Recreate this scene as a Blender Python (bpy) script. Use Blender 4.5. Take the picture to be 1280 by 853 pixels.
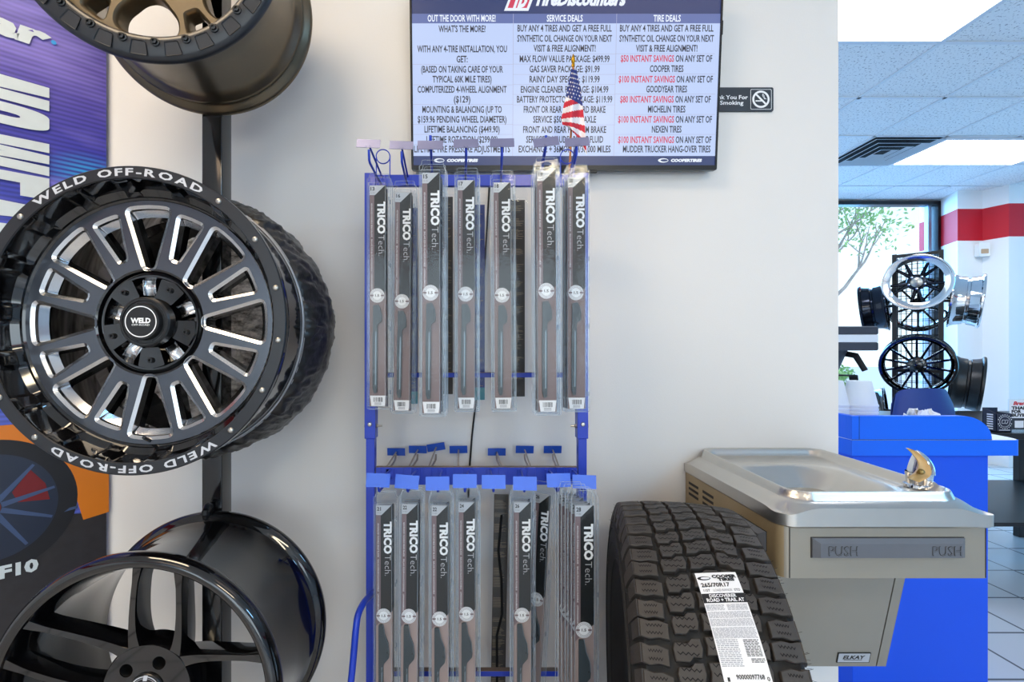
import bpy, bmesh, math, random
from mathutils import Matrix, Vector, noise
random.seed(7)
C = bpy.context.scene.collection
for o in list(bpy.data.objects):
    bpy.data.objects.remove(o, do_unlink=True)
PI = math.pi
R = math.radians

# ---------------------------------------------------------------- camera, world, lights, exposure
FPX = 600.0                      # focal length in pixels of the 1280 wide frame
CAMZ = 1.25
cam_d = bpy.data.cameras.new('camera')
cam_d.sensor_width = 36.0
cam_d.lens = FPX / 1280 * 36.0
cam_d.shift_x = 40 / 1280
cam_d.shift_y = 13.5 / 1280
cam_d.clip_start = 0.02
cam = bpy.data.objects.new('camera', cam_d)
C.objects.link(cam)
cam.location = (0, 0, CAMZ)
cam.rotation_euler = (PI / 2, 0, 0)
sc = bpy.context.scene
sc.camera = cam
sc.view_settings.view_transform = 'Standard'
sc.view_settings.look = 'None'
sc.view_settings.gamma = 1
sc.view_settings.use_curve_mapping = False
sc.view_settings.exposure = 0.0
sc.cycles.transparent_max_bounces = 40
sc.cycles.max_bounces = 10
sc.cycles.diffuse_bounces = 5
sc.cycles.glossy_bounces = 5
sc.cycles.sample_clamp_indirect = 6.0
sc.cycles.caustics_reflective = False
sc.cycles.caustics_refractive = False

W = bpy.data.worlds.new('daylight_sky')
sc.world = W
W.use_nodes = True
wn = W.node_tree.nodes
wb = wn['Background']
tc = wn.new('ShaderNodeTexCoord')
sepw = wn.new('ShaderNodeSeparateXYZ')
rampw = wn.new('ShaderNodeValToRGB')
W.node_tree.links.new(tc.outputs['Generated'], sepw.inputs[0])
W.node_tree.links.new(sepw.outputs['Z'], rampw.inputs[0])
rampw.color_ramp.elements[0].position = 0.0
rampw.color_ramp.elements[0].color = (0.80, 0.94, 1.0, 1)
rampw.color_ramp.elements[1].position = 0.7
rampw.color_ramp.elements[1].color = (0.20, 0.50, 1.0, 1)
W.node_tree.links.new(rampw.outputs[0], wb.inputs['Color'])
wb.inputs['Strength'].default_value = 1.7

def area(name, loc, target, sx, sy, power, col):
    d = bpy.data.lights.new(name, 'AREA')
    d.shape = 'RECTANGLE'
    d.size = sx
    d.size_y = sy
    d.energy = power
    d.color = col
    o = bpy.data.objects.new(name, d)
    C.objects.link(o)
    o.location = loc
    v = Vector(target) - Vector(loc)
    o.rotation_euler = v.to_track_quat('-Z', 'Y').to_euler()
    return o

# daylight falling through the far and front windows (sky outside them), plus an added side fill
area('daylight_window_far', (3.6, 7.2, 3.4), (3.2, 3.0, 1.0), 4.5, 2.6, 610, (0.18, 0.52, 1.0))
area('added_side_fill', (8.85, 3.4, 1.5), (5.5, 4.6, 1.3), 2.6, 2.4, 80, (0.08, 0.56, 1.0))  # added fill to brighten the far walls; the right wall has no window
area('daylight_window_front', (0.6, -5.6, 2.2), (0.2, 1.5, 1.2), 6.5, 2.6, 150, (0.80, 0.92, 1.0))

sun_d = bpy.data.lights.new('sun', 'SUN')
sun_d.energy = 2.6
sun_d.angle = R(1)
sun_d.color = (1.0, 0.96, 0.90)
sun_o = bpy.data.objects.new('sun', sun_d)
C.objects.link(sun_o)
sun_o.rotation_euler = Vector((-0.35, 0.55, -1.0)).to_track_quat('-Z', 'Y').to_euler()

# ---------------------------------------------------------------- helpers
def px(x, y, d):
    return Vector(((x - 600) / FPX * d, d, CAMZ + (440 - y) / FPX * d))

def s2l(c):
    def f(v):
        v /= 255.0
        return v / 12.92 if v <= 0.04045 else ((v + 0.055) / 1.055) ** 2.4
    return (f(c[0]), f(c[1]), f(c[2]), 1.0)

MATS = {}
def mat(name, col, rough=0.5, metal=0.0, spec=0.5, var=0.06, scale=40.0, bump=0.0, emit=0.0, coat=0.0, bscale=None, ebase=None):
    if name in MATS:
        return MATS[name]
    m = bpy.data.materials.new(name)
    m.use_nodes = True
    nt = m.node_tree
    b = nt.nodes['Principled BSDF']
    c = s2l(col)
    b.inputs['Roughness'].default_value = rough
    b.inputs['Metallic'].default_value = metal
    b.inputs['Specular IOR Level'].default_value = spec
    b.inputs['Coat Weight'].default_value = coat
    b.inputs['Coat Roughness'].default_value = 0.04
    geo = nt.nodes.new('ShaderNodeTexCoord')
    nz = nt.nodes.new('ShaderNodeTexNoise')
    nz.inputs['Scale'].default_value = scale
    nz.inputs['Detail'].default_value = 3.0
    nt.links.new(geo.outputs['Object'], nz.inputs['Vector'])
    mx = nt.nodes.new('ShaderNodeMix')
    mx.data_type = 'RGBA'
    mx.inputs['A'].default_value = (c[0] * (1 - var), c[1] * (1 - var), c[2] * (1 - var), 1)
    mx.inputs['B'].default_value = (min(1, c[0] * (1 + var)), min(1, c[1] * (1 + var)), min(1, c[2] * (1 + var)), 1)
    nt.links.new(nz.outputs['Fac'], mx.inputs['Factor'])
    nt.links.new(mx.outputs['Result'], b.inputs['Base Color'])
    if bump:
        n2 = nt.nodes.new('ShaderNodeTexNoise')
        n2.inputs['Scale'].default_value = bscale or scale * 3
        n2.inputs['Detail'].default_value = 4.0
        nt.links.new(geo.outputs['Object'], n2.inputs['Vector'])
        bp = nt.nodes.new('ShaderNodeBump')
        bp.inputs['Strength'].default_value = bump
        bp.inputs['Distance'].default_value = 0.002
        nt.links.new(n2.outputs['Fac'], bp.inputs['Height'])
        nt.links.new(bp.outputs['Normal'], b.inputs['Normal'])
    if emit:
        nt.links.new(mx.outputs['Result'], b.inputs['Emission Color'])
        b.inputs['Emission Strength'].default_value = emit
        if ebase is not None:
            for lk in list(b.inputs['Base Color'].links):
                nt.links.remove(lk)
            b.inputs['Base Color'].default_value = (ebase, ebase, ebase, 1)
    MATS[name] = m
    return m

def mat_clear(name, tint=(0.95, 0.97, 0.98), fac=0.10, rough=0.07):
    m = bpy.data.materials.new(name)
    m.use_nodes = True
    nt = m.node_tree
    for n in list(nt.nodes):
        nt.nodes.remove(n)
    out = nt.nodes.new('ShaderNodeOutputMaterial')
    tr = nt.nodes.new('ShaderNodeBsdfTransparent')
    tr.inputs['Color'].default_value = (*tint, 1)
    gl = nt.nodes.new('ShaderNodeBsdfGlossy')
    gl.inputs['Roughness'].default_value = rough
    gl.inputs['Color'].default_value = (0.95, 0.98, 1, 1)
    lw = nt.nodes.new('ShaderNodeLayerWeight')
    lw.inputs['Blend'].default_value = 0.28
    mp = nt.nodes.new('ShaderNodeMapRange')
    mp.inputs['To Min'].default_value = fac * 0.25
    mp.inputs['To Max'].default_value = min(1.0, fac * 5)
    nt.links.new(lw.outputs['Fresnel'], mp.inputs['Value'])
    tcn = nt.nodes.new('ShaderNodeTexCoord')
    nz = nt.nodes.new('ShaderNodeTexNoise')
    nz.inputs['Scale'].default_value = 55
    nt.links.new(tcn.outputs['Object'], nz.inputs['Vector'])
    bp = nt.nodes.new('ShaderNodeBump')
    bp.inputs['Strength'].default_value = 0.12
    bp.inputs['Distance'].default_value = 0.003
    nt.links.new(nz.outputs['Fac'], bp.inputs['Height'])
    nt.links.new(bp.outputs['Normal'], gl.inputs['Normal'])
    mix = nt.nodes.new('ShaderNodeMixShader')
    nt.links.new(mp.outputs['Result'], mix.inputs['Fac'])
    nt.links.new(tr.outputs[0], mix.inputs[1])
    nt.links.new(gl.outputs[0], mix.inputs[2])
    nt.links.new(mix.outputs[0], out.inputs['Surface'])
    MATS[name] = m
    return m

def fr(o, x=(1, 0, 0), y=(0, 0, 1)):
    """a matrix whose local x / y run along x / y (default: a plane facing -Y)"""
    x = Vector(x).normalized()
    y = Vector(y)
    y = (y - x * y.dot(x)).normalized()
    z = x.cross(y)
    m = Matrix((x, y, z)).transposed().to_4x4()
    m.translation = Vector(o)
    return m

_TX = {}
def text_geo(s, bold=0.0):
    k = (s, bold)
    if k in _TX:
        return _TX[k]
    cu = bpy.data.curves.new('t', 'FONT')
    cu.body = s
    cu.size = 1.0
    cu.offset = bold
    cu.resolution_u = 2
    cu.fill_mode = 'FRONT'
    ob = bpy.data.objects.new('t', cu)
    me = bpy.data.meshes.new_from_object(ob)
    v = [tuple(p.co) for p in me.vertices]
    f = [tuple(p.vertices) for p in me.polygons]
    bpy.data.meshes.remove(me)
    bpy.data.objects.remove(ob)
    bpy.data.curves.remove(cu)
    if v:
        x0 = min(p[0] for p in v); x1 = max(p[0] for p in v)
    else:
        x0 = x1 = 0
    _TX[k] = (v, f, x0, x1)
    return _TX[k]
CAP = 0.73
def _cap():
    global CAP
    v, f, a, b = text_geo('H')
    CAP = max(p[1] for p in v) - min(p[1] for p in v)
_cap()

def fill2d(outlines):
    """fill closed 2-D outlines (first = outer, others = holes) -> verts, faces"""
    cu = bpy.data.curves.new('f', 'CURVE')
    cu.dimensions = '2D'
    cu.fill_mode = 'FRONT'
    for pts in outlines:
        sp = cu.splines.new('POLY')
        sp.points.add(len(pts) - 1)
        for p, q in zip(sp.points, pts):
            p.co = (q[0], q[1], 0, 1)
        sp.use_cyclic_u = True
    ob = bpy.data.objects.new('f', cu)
    me = bpy.data.meshes.new_from_object(ob)
    v = [tuple(p.co) for p in me.vertices]
    f = [tuple(p.vertices) for p in me.polygons]
    bpy.data.meshes.remove(me)
    bpy.data.objects.remove(ob)
    bpy.data.curves.remove(cu)
    return v, f

def rpoly(pts, rad, n=5):
    """round the corners of a 2-D polygon"""
    out = []
    N = len(pts)
    for i in range(N):
        p = Vector(pts[i]); a = Vector(pts[i - 1]); b = Vector(pts[(i + 1) % N])
        r = rad[i] if isinstance(rad, (list, tuple)) else rad
        u = (a - p); v = (b - p)
        lu, lv = u.length, v.length
        if r <= 0 or lu < 1e-9 or lv < 1e-9:
            out.append((p.x, p.y)); continue
        u /= lu; v /= lv
        ang = math.acos(max(-1, min(1, u.dot(v))))
        t = min(r / max(1e-6, math.tan(ang / 2)), lu * 0.48, lv * 0.48)
        p0 = p + u * t; p1 = p + v * t
        for k in range(n + 1):
            s = k / n
            q = p0 * (1 - s) ** 2 + p * 2 * s * (1 - s) + p1 * s * s
            out.append((q.x, q.y))
    return out

def rrect(x0, x1, y0, y1, r, n=5):
    return rpoly([(x0, y0), (x1, y0), (x1, y1), (x0, y1)], r, n)

def circ(r, n=48, cx=0, cy=0):
    return [(cx + r * math.cos(2 * PI * k / n), cy + r * math.sin(2 * PI * k / n)) for k in range(n)]

def offset_poly(pts, d):
    """offset a closed 2-D polygon outward by d"""
    A = sum(pts[i - 1][0] * pts[i][1] - pts[i][0] * pts[i - 1][1] for i in range(len(pts)))
    sg = 1 if A > 0 else -1
    out = []
    N = len(pts)
    for i in range(N):
        a = Vector(pts[i - 1]); p = Vector(pts[i]); b = Vector(pts[(i + 1) % N])
        e = (b - a)
        if e.length < 1e-9:
            out.append(tuple(p)); continue
        e.normalize()
        out.append((p.x + e.y * d * sg, p.y - e.x * d * sg))
    return out

class MB:
    def __init__(s):
        s.v = []; s.f = []; s.m = []
    def raw(s, v, f, m=0, M=None):
        o = len(s.v)
        if M is not None:
            v = [tuple(M @ Vector(p)) for p in v]
        s.v += [tuple(p) for p in v]
        for q in f:
            s.f.append(tuple(i + o for i in q)); s.m.append(m)
        return s
    def box(s, x0, x1, y0, y1, z0, z1, m=0, M=None):
        v = [(x0, y0, z0), (x1, y0, z0), (x1, y1, z0), (x0, y1, z0), (x0, y0, z1), (x1, y0, z1), (x1, y1, z1), (x0, y1, z1)]
        f = [(0, 3, 2, 1), (4, 5, 6, 7), (0, 1, 5, 4), (1, 2, 6, 5), (2, 3, 7, 6), (3, 0, 4, 7)]
        return s.raw(v, f, m, M)
    def prism(s, pts, h0, h1, m=0, M=None, mside=None, cap=True):
        """2-D polygon extruded along local z from h0 to h1"""
        n = len(pts)
        v = [(p[0], p[1], h0) for p in pts] + [(p[0], p[1], h1) for p in pts]
        A = sum(pts[i - 1][0] * pts[i][1] - pts[i][0] * pts[i - 1][1] for i in range(n))
        side = [(i, (i + 1) % n, n + (i + 1) % n, n + i) for i in range(n)]
        if A < 0:
            side = [q[::-1] for q in side]
        s.raw(v, side, m if mside is None else mside, M)
        if cap:
            top = tuple(range(n, 2 * n)); bot = tuple(range(n - 1, -1, -1))
            if A < 0:
                top = top[::-1]; bot = bot[::-1]
            s.raw(v, [top, bot], m, M)
        return s
    def flat(s, pts, h, m=0, M=None):
        A = sum(pts[i - 1][0] * pts[i][1] - pts[i][0] * pts[i - 1][1] for i in range(len(pts)))
        q = list(pts) if A > 0 else list(pts)[::-1]
        return s.raw([(p[0], p[1], h) for p in q], [tuple(range(len(q)))], m, M)
    def plate(s, outl, h0, h1, m=0, M=None, mside=None):
        """outlines with holes, extruded"""
        v, f = fill2d(outl)
        def up(q):
            a, b, c = [Vector(v[i]) for i in q[:3]]
            return (b - a).cross(c - a).z > 0
        f = [q if up(q) else q[::-1] for q in f]
        s.raw([(p[0], p[1], h1) for p in v], f, m, M)
        s.raw([(p[0], p[1], h0) for p in v], [q[::-1] for q in f], m, M)
        for k, pts in enumerate(outl):
            n = len(pts)
            A = sum(pts[i - 1][0] * pts[i][1] - pts[i][0] * pts[i - 1][1] for i in range(n))
            side = [(i, (i + 1) % n, n + (i + 1) % n, n + i) for i in range(n)]
            if (A < 0) != (k > 0):
                side = [q[::-1] for q in side]
            s.raw([(p[0], p[1], h0) for p in pts] + [(p[0], p[1], h1) for p in pts], side, m if mside is None else mside, M)
        return s
    def tube(s, pts, r, m=0, seg=8, M=None, cap=True, closed=False):
        pts = [Vector(p) for p in pts]
        n = len(pts)
        v = []; f = []
        rr = r if isinstance(r, (list, tuple)) else [r] * n
        up = None
        for i, p in enumerate(pts):
            if closed:
                t = pts[(i + 1) % n] - pts[i - 1]
            else:
                t = pts[min(i + 1, n - 1)] - pts[max(i - 1, 0)]
            t.normalize()
            if up is None:
                up = Vector((0, 0, 1)) if abs(t.z) < 0.9 else Vector((1, 0, 0))
            a = t.cross(up)
            if a.length < 1e-4:
                a = t.cross(Vector((0, 1, 0)))
            a.normalize(); b = a.cross(t).normalized(); up = b
            for k in range(seg):
                g = 2 * PI * k / seg
                v.append(tuple(p + (a * math.cos(g) + b * math.sin(g)) * rr[i]))
        for i in range(n if closed else n - 1):
            j = (i + 1) % n
            for k in range(seg):
                f.append((i * seg + k, i * seg + (k + 1) % seg, j * seg + (k + 1) % seg, j * seg + k))
        if cap and not closed:
            f.append(tuple(range(seg - 1, -1, -1)))
            f.append(tuple((n - 1) * seg + k for k in range(seg)))
        return s.raw(v, f, m, M)
    def lathe(s, prof, seg=96, m=0, M=None, mats=None, fn=None, closed=False, skip=None):
        """profile of (r, y) turned about the local y axis"""
        v = []; n = len(prof)
        for i, (r, y) in enumerate(prof):
            for k in range(seg):
                a = 2 * PI * k / seg
                r2, y2 = (r, y) if fn is None else fn(r, y, a, i)
                v.append((r2 * math.cos(a), y2, r2 * math.sin(a)))
        for i in range(n if closed else n - 1):
            j = (i + 1) % n
            mm = m if mats is None else mats[i]
            fs = []
            for k in range(seg):
                q = (i * seg + k, i * seg + (k + 1) % seg, j * seg + (k + 1) % seg, j * seg + k)
                if skip is None or not skip([v[t] for t in q]):
                    fs.append(q)
            o = len(s.v)
            s.f += [tuple(t + o for t in q) for q in fs]; s.m += [mm] * len(fs)
        s.v += [tuple(M @ Vector(p)) if M is not None else p for p in v]
        return s
    def ball(s, c, rx, ry, rz, m=0, seg=16, rings=10, M=None, z0=-1.0, z1=1.0):
        v = []; f = []
        for i in range(rings + 1):
            t = math.asin(max(-1, min(1, z0))) + (math.asin(min(1, z1)) - math.asin(max(-1, z0))) * i / rings
            for k in range(seg):
                a = 2 * PI * k / seg
                v.append((c[0] + rx * math.cos(t) * math.cos(a), c[1] + ry * math.cos(t) * math.sin(a), c[2] + rz * math.sin(t)))
        for i in range(rings):
            for k in range(seg):
                f.append((i * seg + k, i * seg + (k + 1) % seg, (i + 1) * seg + (k + 1) % seg, (i + 1) * seg + k))
        return s.raw(v, f, m, M)
    def text(s, t, h, M, m=0, w=None, bold=0.0, align='C', shear=0.0, lift=0.0, fn=None, thick=0.0, mside=None):
        v, f, x0, x1 = text_geo(t, bold)
        if not v:
            return s
        sy = h / CAP
        sx = sy if w is None else w / max(1e-6, (x1 - x0))
        ox = {'C': (x0 + x1) / 2, 'L': x0, 'R': x1}[align]
        vv = []
        for p in v:
            yy = p[1] * sy - h / 2
            vv.append(((p[0] - ox) * sx + shear * yy, yy, lift))
        if fn is not None:
            vv = [fn(*p) for p in vv]
        if thick:
            n = len(vv)
            edge = {}
            for q in f:
                for a, b in zip(q, q[1:] + q[:1]):
                    edge[(a, b)] = 1
            side = [(b, a, a + n, b + n) for (a, b) in edge if (b, a) not in edge]
            q2 = vv + [(p[0], p[1], p[2] - thick) for p in vv]
            s.raw(q2, list(f), m, M); s.raw(q2, side, m if mside is None else mside, M)
            return s
        return s.raw(vv, f, m, M)
    def build(s, name, mats, parent=None, smooth=35, bevel=0, bseg=2, weld=False, sub=0):
        me = bpy.data.meshes.new(name)
        me.from_pydata(s.v, [], s.f)
        if not isinstance(mats, (list, tuple)):
            mats = [mats]
        for q in mats:
            me.materials.append(q if not isinstance(q, str) else MATS[q])
        me.polygons.foreach_set('material_index', s.m)
        if weld:
            bm = bmesh.new(); bm.from_mesh(me)
            bmesh.ops.remove_doubles(bm, verts=bm.verts, dist=1e-5)
            bmesh.ops.recalc_face_normals(bm, faces=bm.faces)
            bm.to_mesh(me); bm.free()
        if smooth:
            me.polygons.foreach_set('use_smooth', [True] * len(me.polygons))
            me.set_sharp_from_angle(angle=R(smooth))
        me.update()
        o = bpy.data.objects.new(name, me)
        C.objects.link(o)
        if parent is not None:
            o.parent = parent
        if bevel:
            b = o.modifiers.new('bevel', 'BEVEL')
            b.width = bevel; b.segments = bseg; b.limit_method = 'ANGLE'; b.angle_limit = R(40)
            b.harden_normals = False
        return o

def tag(o, label, cat, group=None, kind=None):
    o['label'] = label; o['category'] = cat
    if group: o['group'] = group
    if kind: o['kind'] = kind
    return o

def thing(name, label, cat, loc=(0, 0, 0), rot=(0, 0, 0), group=None):
    o = bpy.data.objects.new(name, None)
    o.empty_display_size = 0.05
    C.objects.link(o)
    o.location = loc; o.rotation_euler = rot
    return tag(o, label, cat, group)

def struct(name, mb, mats, smooth=0, bevel=0):
    o = mb.build(name, mats, None, smooth, bevel)
    o['kind'] = 'structure'
    return o

def copy_tree(o, parent=None):
    c = o.copy(); C.objects.link(c)
    if parent is not None:
        c.parent = parent
    for ch in list(o.children):
        copy_tree(ch, c)
    return c
# ---------------------------------------------------------------- materials
mat('wall_paint', (231, 228, 224), 0.75, spec=0.25, var=0.012, scale=3.0, bump=0.12, bscale=260)
mat('white_paint', (238, 240, 240), 0.7, spec=0.3, var=0.01, scale=3.0, bump=0.05)
mat('red_paint', (190, 25, 45), 0.6, spec=0.3, var=0.03)
mat('gloss_black', (9, 9, 11), 0.07, spec=0.6, var=0.1, coat=0.6)
mat('satin_black', (22, 23, 25), 0.34, spec=0.5, var=0.1)
mat('matte_black', (18, 18, 19), 0.6, spec=0.4, var=0.1)
mat('lip_black', (33, 35, 40), 0.34, spec=0.5, var=0.05)
mat('gray_plate', (122, 125, 160), 0.35, spec=0.5, metal=0.35, var=0.1)
mat('face_gray', (84, 89, 98), 0.22, spec=0.7, metal=0.6, var=0.06)
mat('chrome', (225, 228, 232), 0.07, metal=1.0, var=0.02)
mat('milled', (205, 206, 208), 0.2, metal=1.0, var=0.05, scale=90)
mat('bronze', (128, 112, 88), 0.36, metal=0.85, var=0.05)
mat('bronze_dark', (104, 94, 78), 0.3, metal=0.85, var=0.05)
mat('yellow_sticker', (235, 205, 20), 0.5)
mat('silver_print', (205, 208, 214), 0.4, metal=0.2)
mat('white_print', (240, 242, 244), 0.5)
mat('post_black', (12, 12, 13), 0.12, spec=0.6, coat=0.4)
mat('cover_cloth', (30, 29, 28), 0.33, spec=0.6, var=0.2, scale=25, bump=0.9, bscale=70)
mat('cover_inside', (176, 170, 160), 0.5, spec=0.5, var=0.4, scale=60, bump=1.0, bscale=120)
mat('hem_silver', (170, 172, 176), 0.4, metal=0.4)
mat('blue_steel', (28, 62, 190), 0.36, spec=0.5, var=0.08, scale=30, coat=0.15)
mat('blue_plate', (44, 92, 200), 0.34, spec=0.5, metal=0.2, var=0.07, scale=60, coat=0.2)
mat('worn_edge', (120, 100, 88), 0.6, var=0.2)
mat('steel_wire', (168, 158, 150), 0.4, metal=0.35, var=0.2)
mat('zinc', (190, 186, 178), 0.3, metal=0.9, var=0.1)
mat('rubber', (58, 54, 51), 0.55, spec=0.45, var=0.16, scale=60, bump=0.15)
mat('rubber_dark', (13, 13, 14), 0.7, spec=0.3, var=0.1)
mat('rubber_groove', (42, 42, 42), 0.7, spec=0.3, var=0.15)
mat('paper_white', (236, 236, 238), 0.5, var=0.02)
mat('print_black', (20, 20, 24), 0.6)
mat('print_gray', (120, 122, 130), 0.6)
mat('print_dim', (160, 162, 170), 0.6)
mat('steel_brushed', (178, 176, 172), 0.27, metal=1.0, var=0.05, scale=14)
mat('steel_bowl', (208, 203, 195), 0.31, metal=1.0, var=0.08, scale=9)
mat('cabinet_gray', (158, 152, 140), 0.42, metal=0.55, var=0.10, scale=5, bump=0.05)
mat('push_gray', (96, 100, 108), 0.42, spec=0.5, var=0.05)
mat('groove_dark', (40, 38, 36), 0.7)
mat('spout_tan', (196, 164, 112), 0.35, spec=0.5, var=0.06)
mat('counter_blue', (8, 102, 240), 0.42, spec=0.4, var=0.03, scale=4)
mat('counter_base', (22, 84, 226), 0.45, spec=0.35, var=0.03, scale=4)
mat('counter_top', (226, 232, 240), 0.4)
mat('chair_blue', (38, 62, 130), 0.5, spec=0.35, var=0.05)
mat('foam_white', (224, 227, 231), 0.7, spec=0.2, var=0.01)
mat('brewer_gray', (58, 62, 72), 0.45, spec=0.4)
mat('box_navy', (28, 34, 58), 0.5)
mat('red_print', (205, 30, 45), 0.5)
mat('ceiling_bar', (214, 216, 220), 0.5)
mat('panel_light', (255, 250, 242), 0.5, emit=9.0, var=0.0)
mat('vent_white', (225, 228, 232), 0.45)
mat('vent_dark', (14, 14, 16), 0.8)
mat('grass', (120, 165, 90), 0.9, var=0.3, scale=3)
mat('asphalt', (205, 208, 210), 0.9, var=0.06, scale=2)
mat('bark', (172, 160, 150), 0.9, var=0.25, scale=12)
mat('leaf', (150, 190, 120), 0.7, var=0.35, scale=4)
mat('frame_black', (16, 16, 20), 0.4)
mat('frame_alu', (150, 165, 185), 0.4, metal=0.6)
mat('tv_black', (10, 10, 12), 0.22, spec=0.5)
mat('sign_dark', (44, 50, 58), 0.45)
mat('flag_red', (205, 42, 62), 0.75)
mat('flag_white', (240, 236, 238), 0.75)
mat('flag_blue', (48, 62, 130), 0.75)
mat('gold', (200, 150, 40), 0.3, metal=0.9)
mat('wood_stick', (190, 120, 60), 0.6)
mat('card_mauve', (122, 104, 108), 0.42, spec=0.4, var=0.03)
mat('card_dark', (17, 21, 23), 0.36, spec=0.5, var=0.04)
mat('card_brown', (160, 142, 138), 0.42, spec=0.4, var=0.03)
mat('card_umber', (124, 105, 104), 0.42, spec=0.4, var=0.03)
mat('cabinet_tan', (164, 146, 114), 0.45, metal=0.35, var=0.28, scale=7, bump=0.05)  # browner, more mottled tone for the cabinet's left side
mat('card_silver', (186, 190, 196), 0.35, metal=0.3)
mat('card_back', (60, 52, 46), 0.55)
mat('card_tan', (150, 132, 104), 0.55)
mat('blade_gray', (56, 66, 72), 0.35, spec=0.5, var=0.06)
mat('blade_light', (118, 132, 142), 0.3, metal=0.3)
mat('tech_gray', (196, 196, 200), 0.5)
mat_clear('blister', (0.955, 0.972, 0.985), 0.055, 0.08)
def edge_mat():
    m = bpy.data.materials.new('blister_edge'); m.use_nodes = True
    nt = m.node_tree; b = nt.nodes['Principled BSDF']
    b.inputs['Base Color'].default_value = s2l((190, 206, 222)); b.inputs['Roughness'].default_value = .18
    n = nt.nodes.new('ShaderNodeTexNoise'); n.inputs['Scale'].default_value = 30
    t = nt.nodes.new('ShaderNodeTexCoord'); nt.links.new(t.outputs['Object'], n.inputs['Vector'])
    mp = nt.nodes.new('ShaderNodeMapRange'); mp.inputs['To Min'].default_value = .20; mp.inputs['To Max'].default_value = .62
    nt.links.new(n.outputs['Fac'], mp.inputs['Value']); nt.links.new(mp.outputs[0], b.inputs['Alpha'])
    MATS['blister_edge'] = m
edge_mat()
mat_clear('window_glass', (0.97, 0.99, 1.0), 0.04, 0.02)
mat_clear('acrylic', (0.95, 0.97, 0.98), 0.05, 0.05)
# screen colours: the panel is lit from inside
mat('screen_pale', (188, 206, 246), 0.25, emit=1.00, var=0.0, ebase=0.03)
mat('screen_navy', (30, 48, 104), 0.25, emit=1.00, var=0.0, ebase=0.03)
mat('screen_head', (92, 108, 168), 0.25, emit=1.00, var=0.0, ebase=0.03)
mat('screen_white', (232, 240, 255), 0.3, emit=1.00, var=0.0, ebase=0.03)
mat('screen_ink', (20, 24, 52), 0.3, emit=0.80, var=0.0, ebase=0.03)
mat('screen_red', (205, 40, 78), 0.3, emit=1.00, var=0.0, ebase=0.03)
mat('screen_line', (176, 180, 214), 0.3, emit=0.90, var=0.0, ebase=0.03)

def ceiling_mat():
    m = bpy.data.materials.new('ceiling_tile'); m.use_nodes = True
    nt = m.node_tree; b = nt.nodes['Principled BSDF']
    b.inputs['Roughness'].default_value = 0.9
    t = nt.nodes.new('ShaderNodeTexCoord')
    n = nt.nodes.new('ShaderNodeTexNoise'); n.inputs['Scale'].default_value = 78; n.inputs['Detail'].default_value = 2.5
    nt.links.new(t.outputs['Object'], n.inputs['Vector'])
    r = nt.nodes.new('ShaderNodeValToRGB')
    r.color_ramp.elements[0].position = 0.32; r.color_ramp.elements[0].color = s2l((146, 144, 150))
    r.color_ramp.elements[1].position = 0.42; r.color_ramp.elements[1].color = s2l((232, 232, 232))
    nt.links.new(n.outputs['Fac'], r.inputs[0]); nt.links.new(r.outputs[0], b.inputs['Base Color'])
    MATS['ceiling_tile'] = m
ceiling_mat()

def floor_mat():
    m = bpy.data.materials.new('floor_tile'); m.use_nodes = True
    nt = m.node_tree; b = nt.nodes['Principled BSDF']
    b.inputs['Roughness'].default_value = 0.25
    t = nt.nodes.new('ShaderNodeTexCoord')
    k = nt.nodes.new('ShaderNodeTexBrick')
    k.offset = 0.0
    k.inputs['Color1'].default_value = s2l((205, 205, 205)); k.inputs['Color2'].default_value = s2l((196, 197, 198))
    k.inputs['Mortar'].default_value = s2l((110, 110, 112))
    k.inputs['Scale'].default_value = 1.0; k.inputs['Mortar Size'].default_value = 0.006
    k.inputs['Brick Width'].default_value = 0.305; k.inputs['Row Height'].default_value = 0.305
    nt.links.new(t.outputs['Object'], k.inputs['Vector'])
    nt.links.new(k.outputs['Color'], b.inputs['Base Color'])
    MATS['floor_tile'] = m
floor_mat()

def banded_mat():
    m = bpy.data.materials.new('banded_paint'); m.use_nodes = True
    nt = m.node_tree; b = nt.nodes['Principled BSDF']
    b.inputs['Roughness'].default_value = 0.6
    t = nt.nodes.new('ShaderNodeTexCoord'); s = nt.nodes.new('ShaderNodeSeparateXYZ')
    nt.links.new(t.outputs['Object'], s.inputs[0])
    r = nt.nodes.new('ShaderNodeValToRGB'); r.color_ramp.interpolation = 'CONSTANT'
    mp = nt.nodes.new('ShaderNodeMapRange'); mp.inputs['From Min'].default_value = 0; mp.inputs['From Max'].default_value = 4
    nt.links.new(s.outputs['Z'], mp.inputs['Value']); nt.links.new(mp.outputs[0], r.inputs[0])
    e = r.color_ramp.elements
    e[0].position = 0; e[0].color = s2l((236, 238, 240))
    e[1].position = 2.487 / 4; e[1].color = s2l((196, 22, 42))
    x = e.new(2.852 / 4); x.color = s2l((236, 238, 240))
    nt.links.new(r.outputs[0], b.inputs['Base Color'])
    MATS['banded_paint'] = m
banded_mat()

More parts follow.
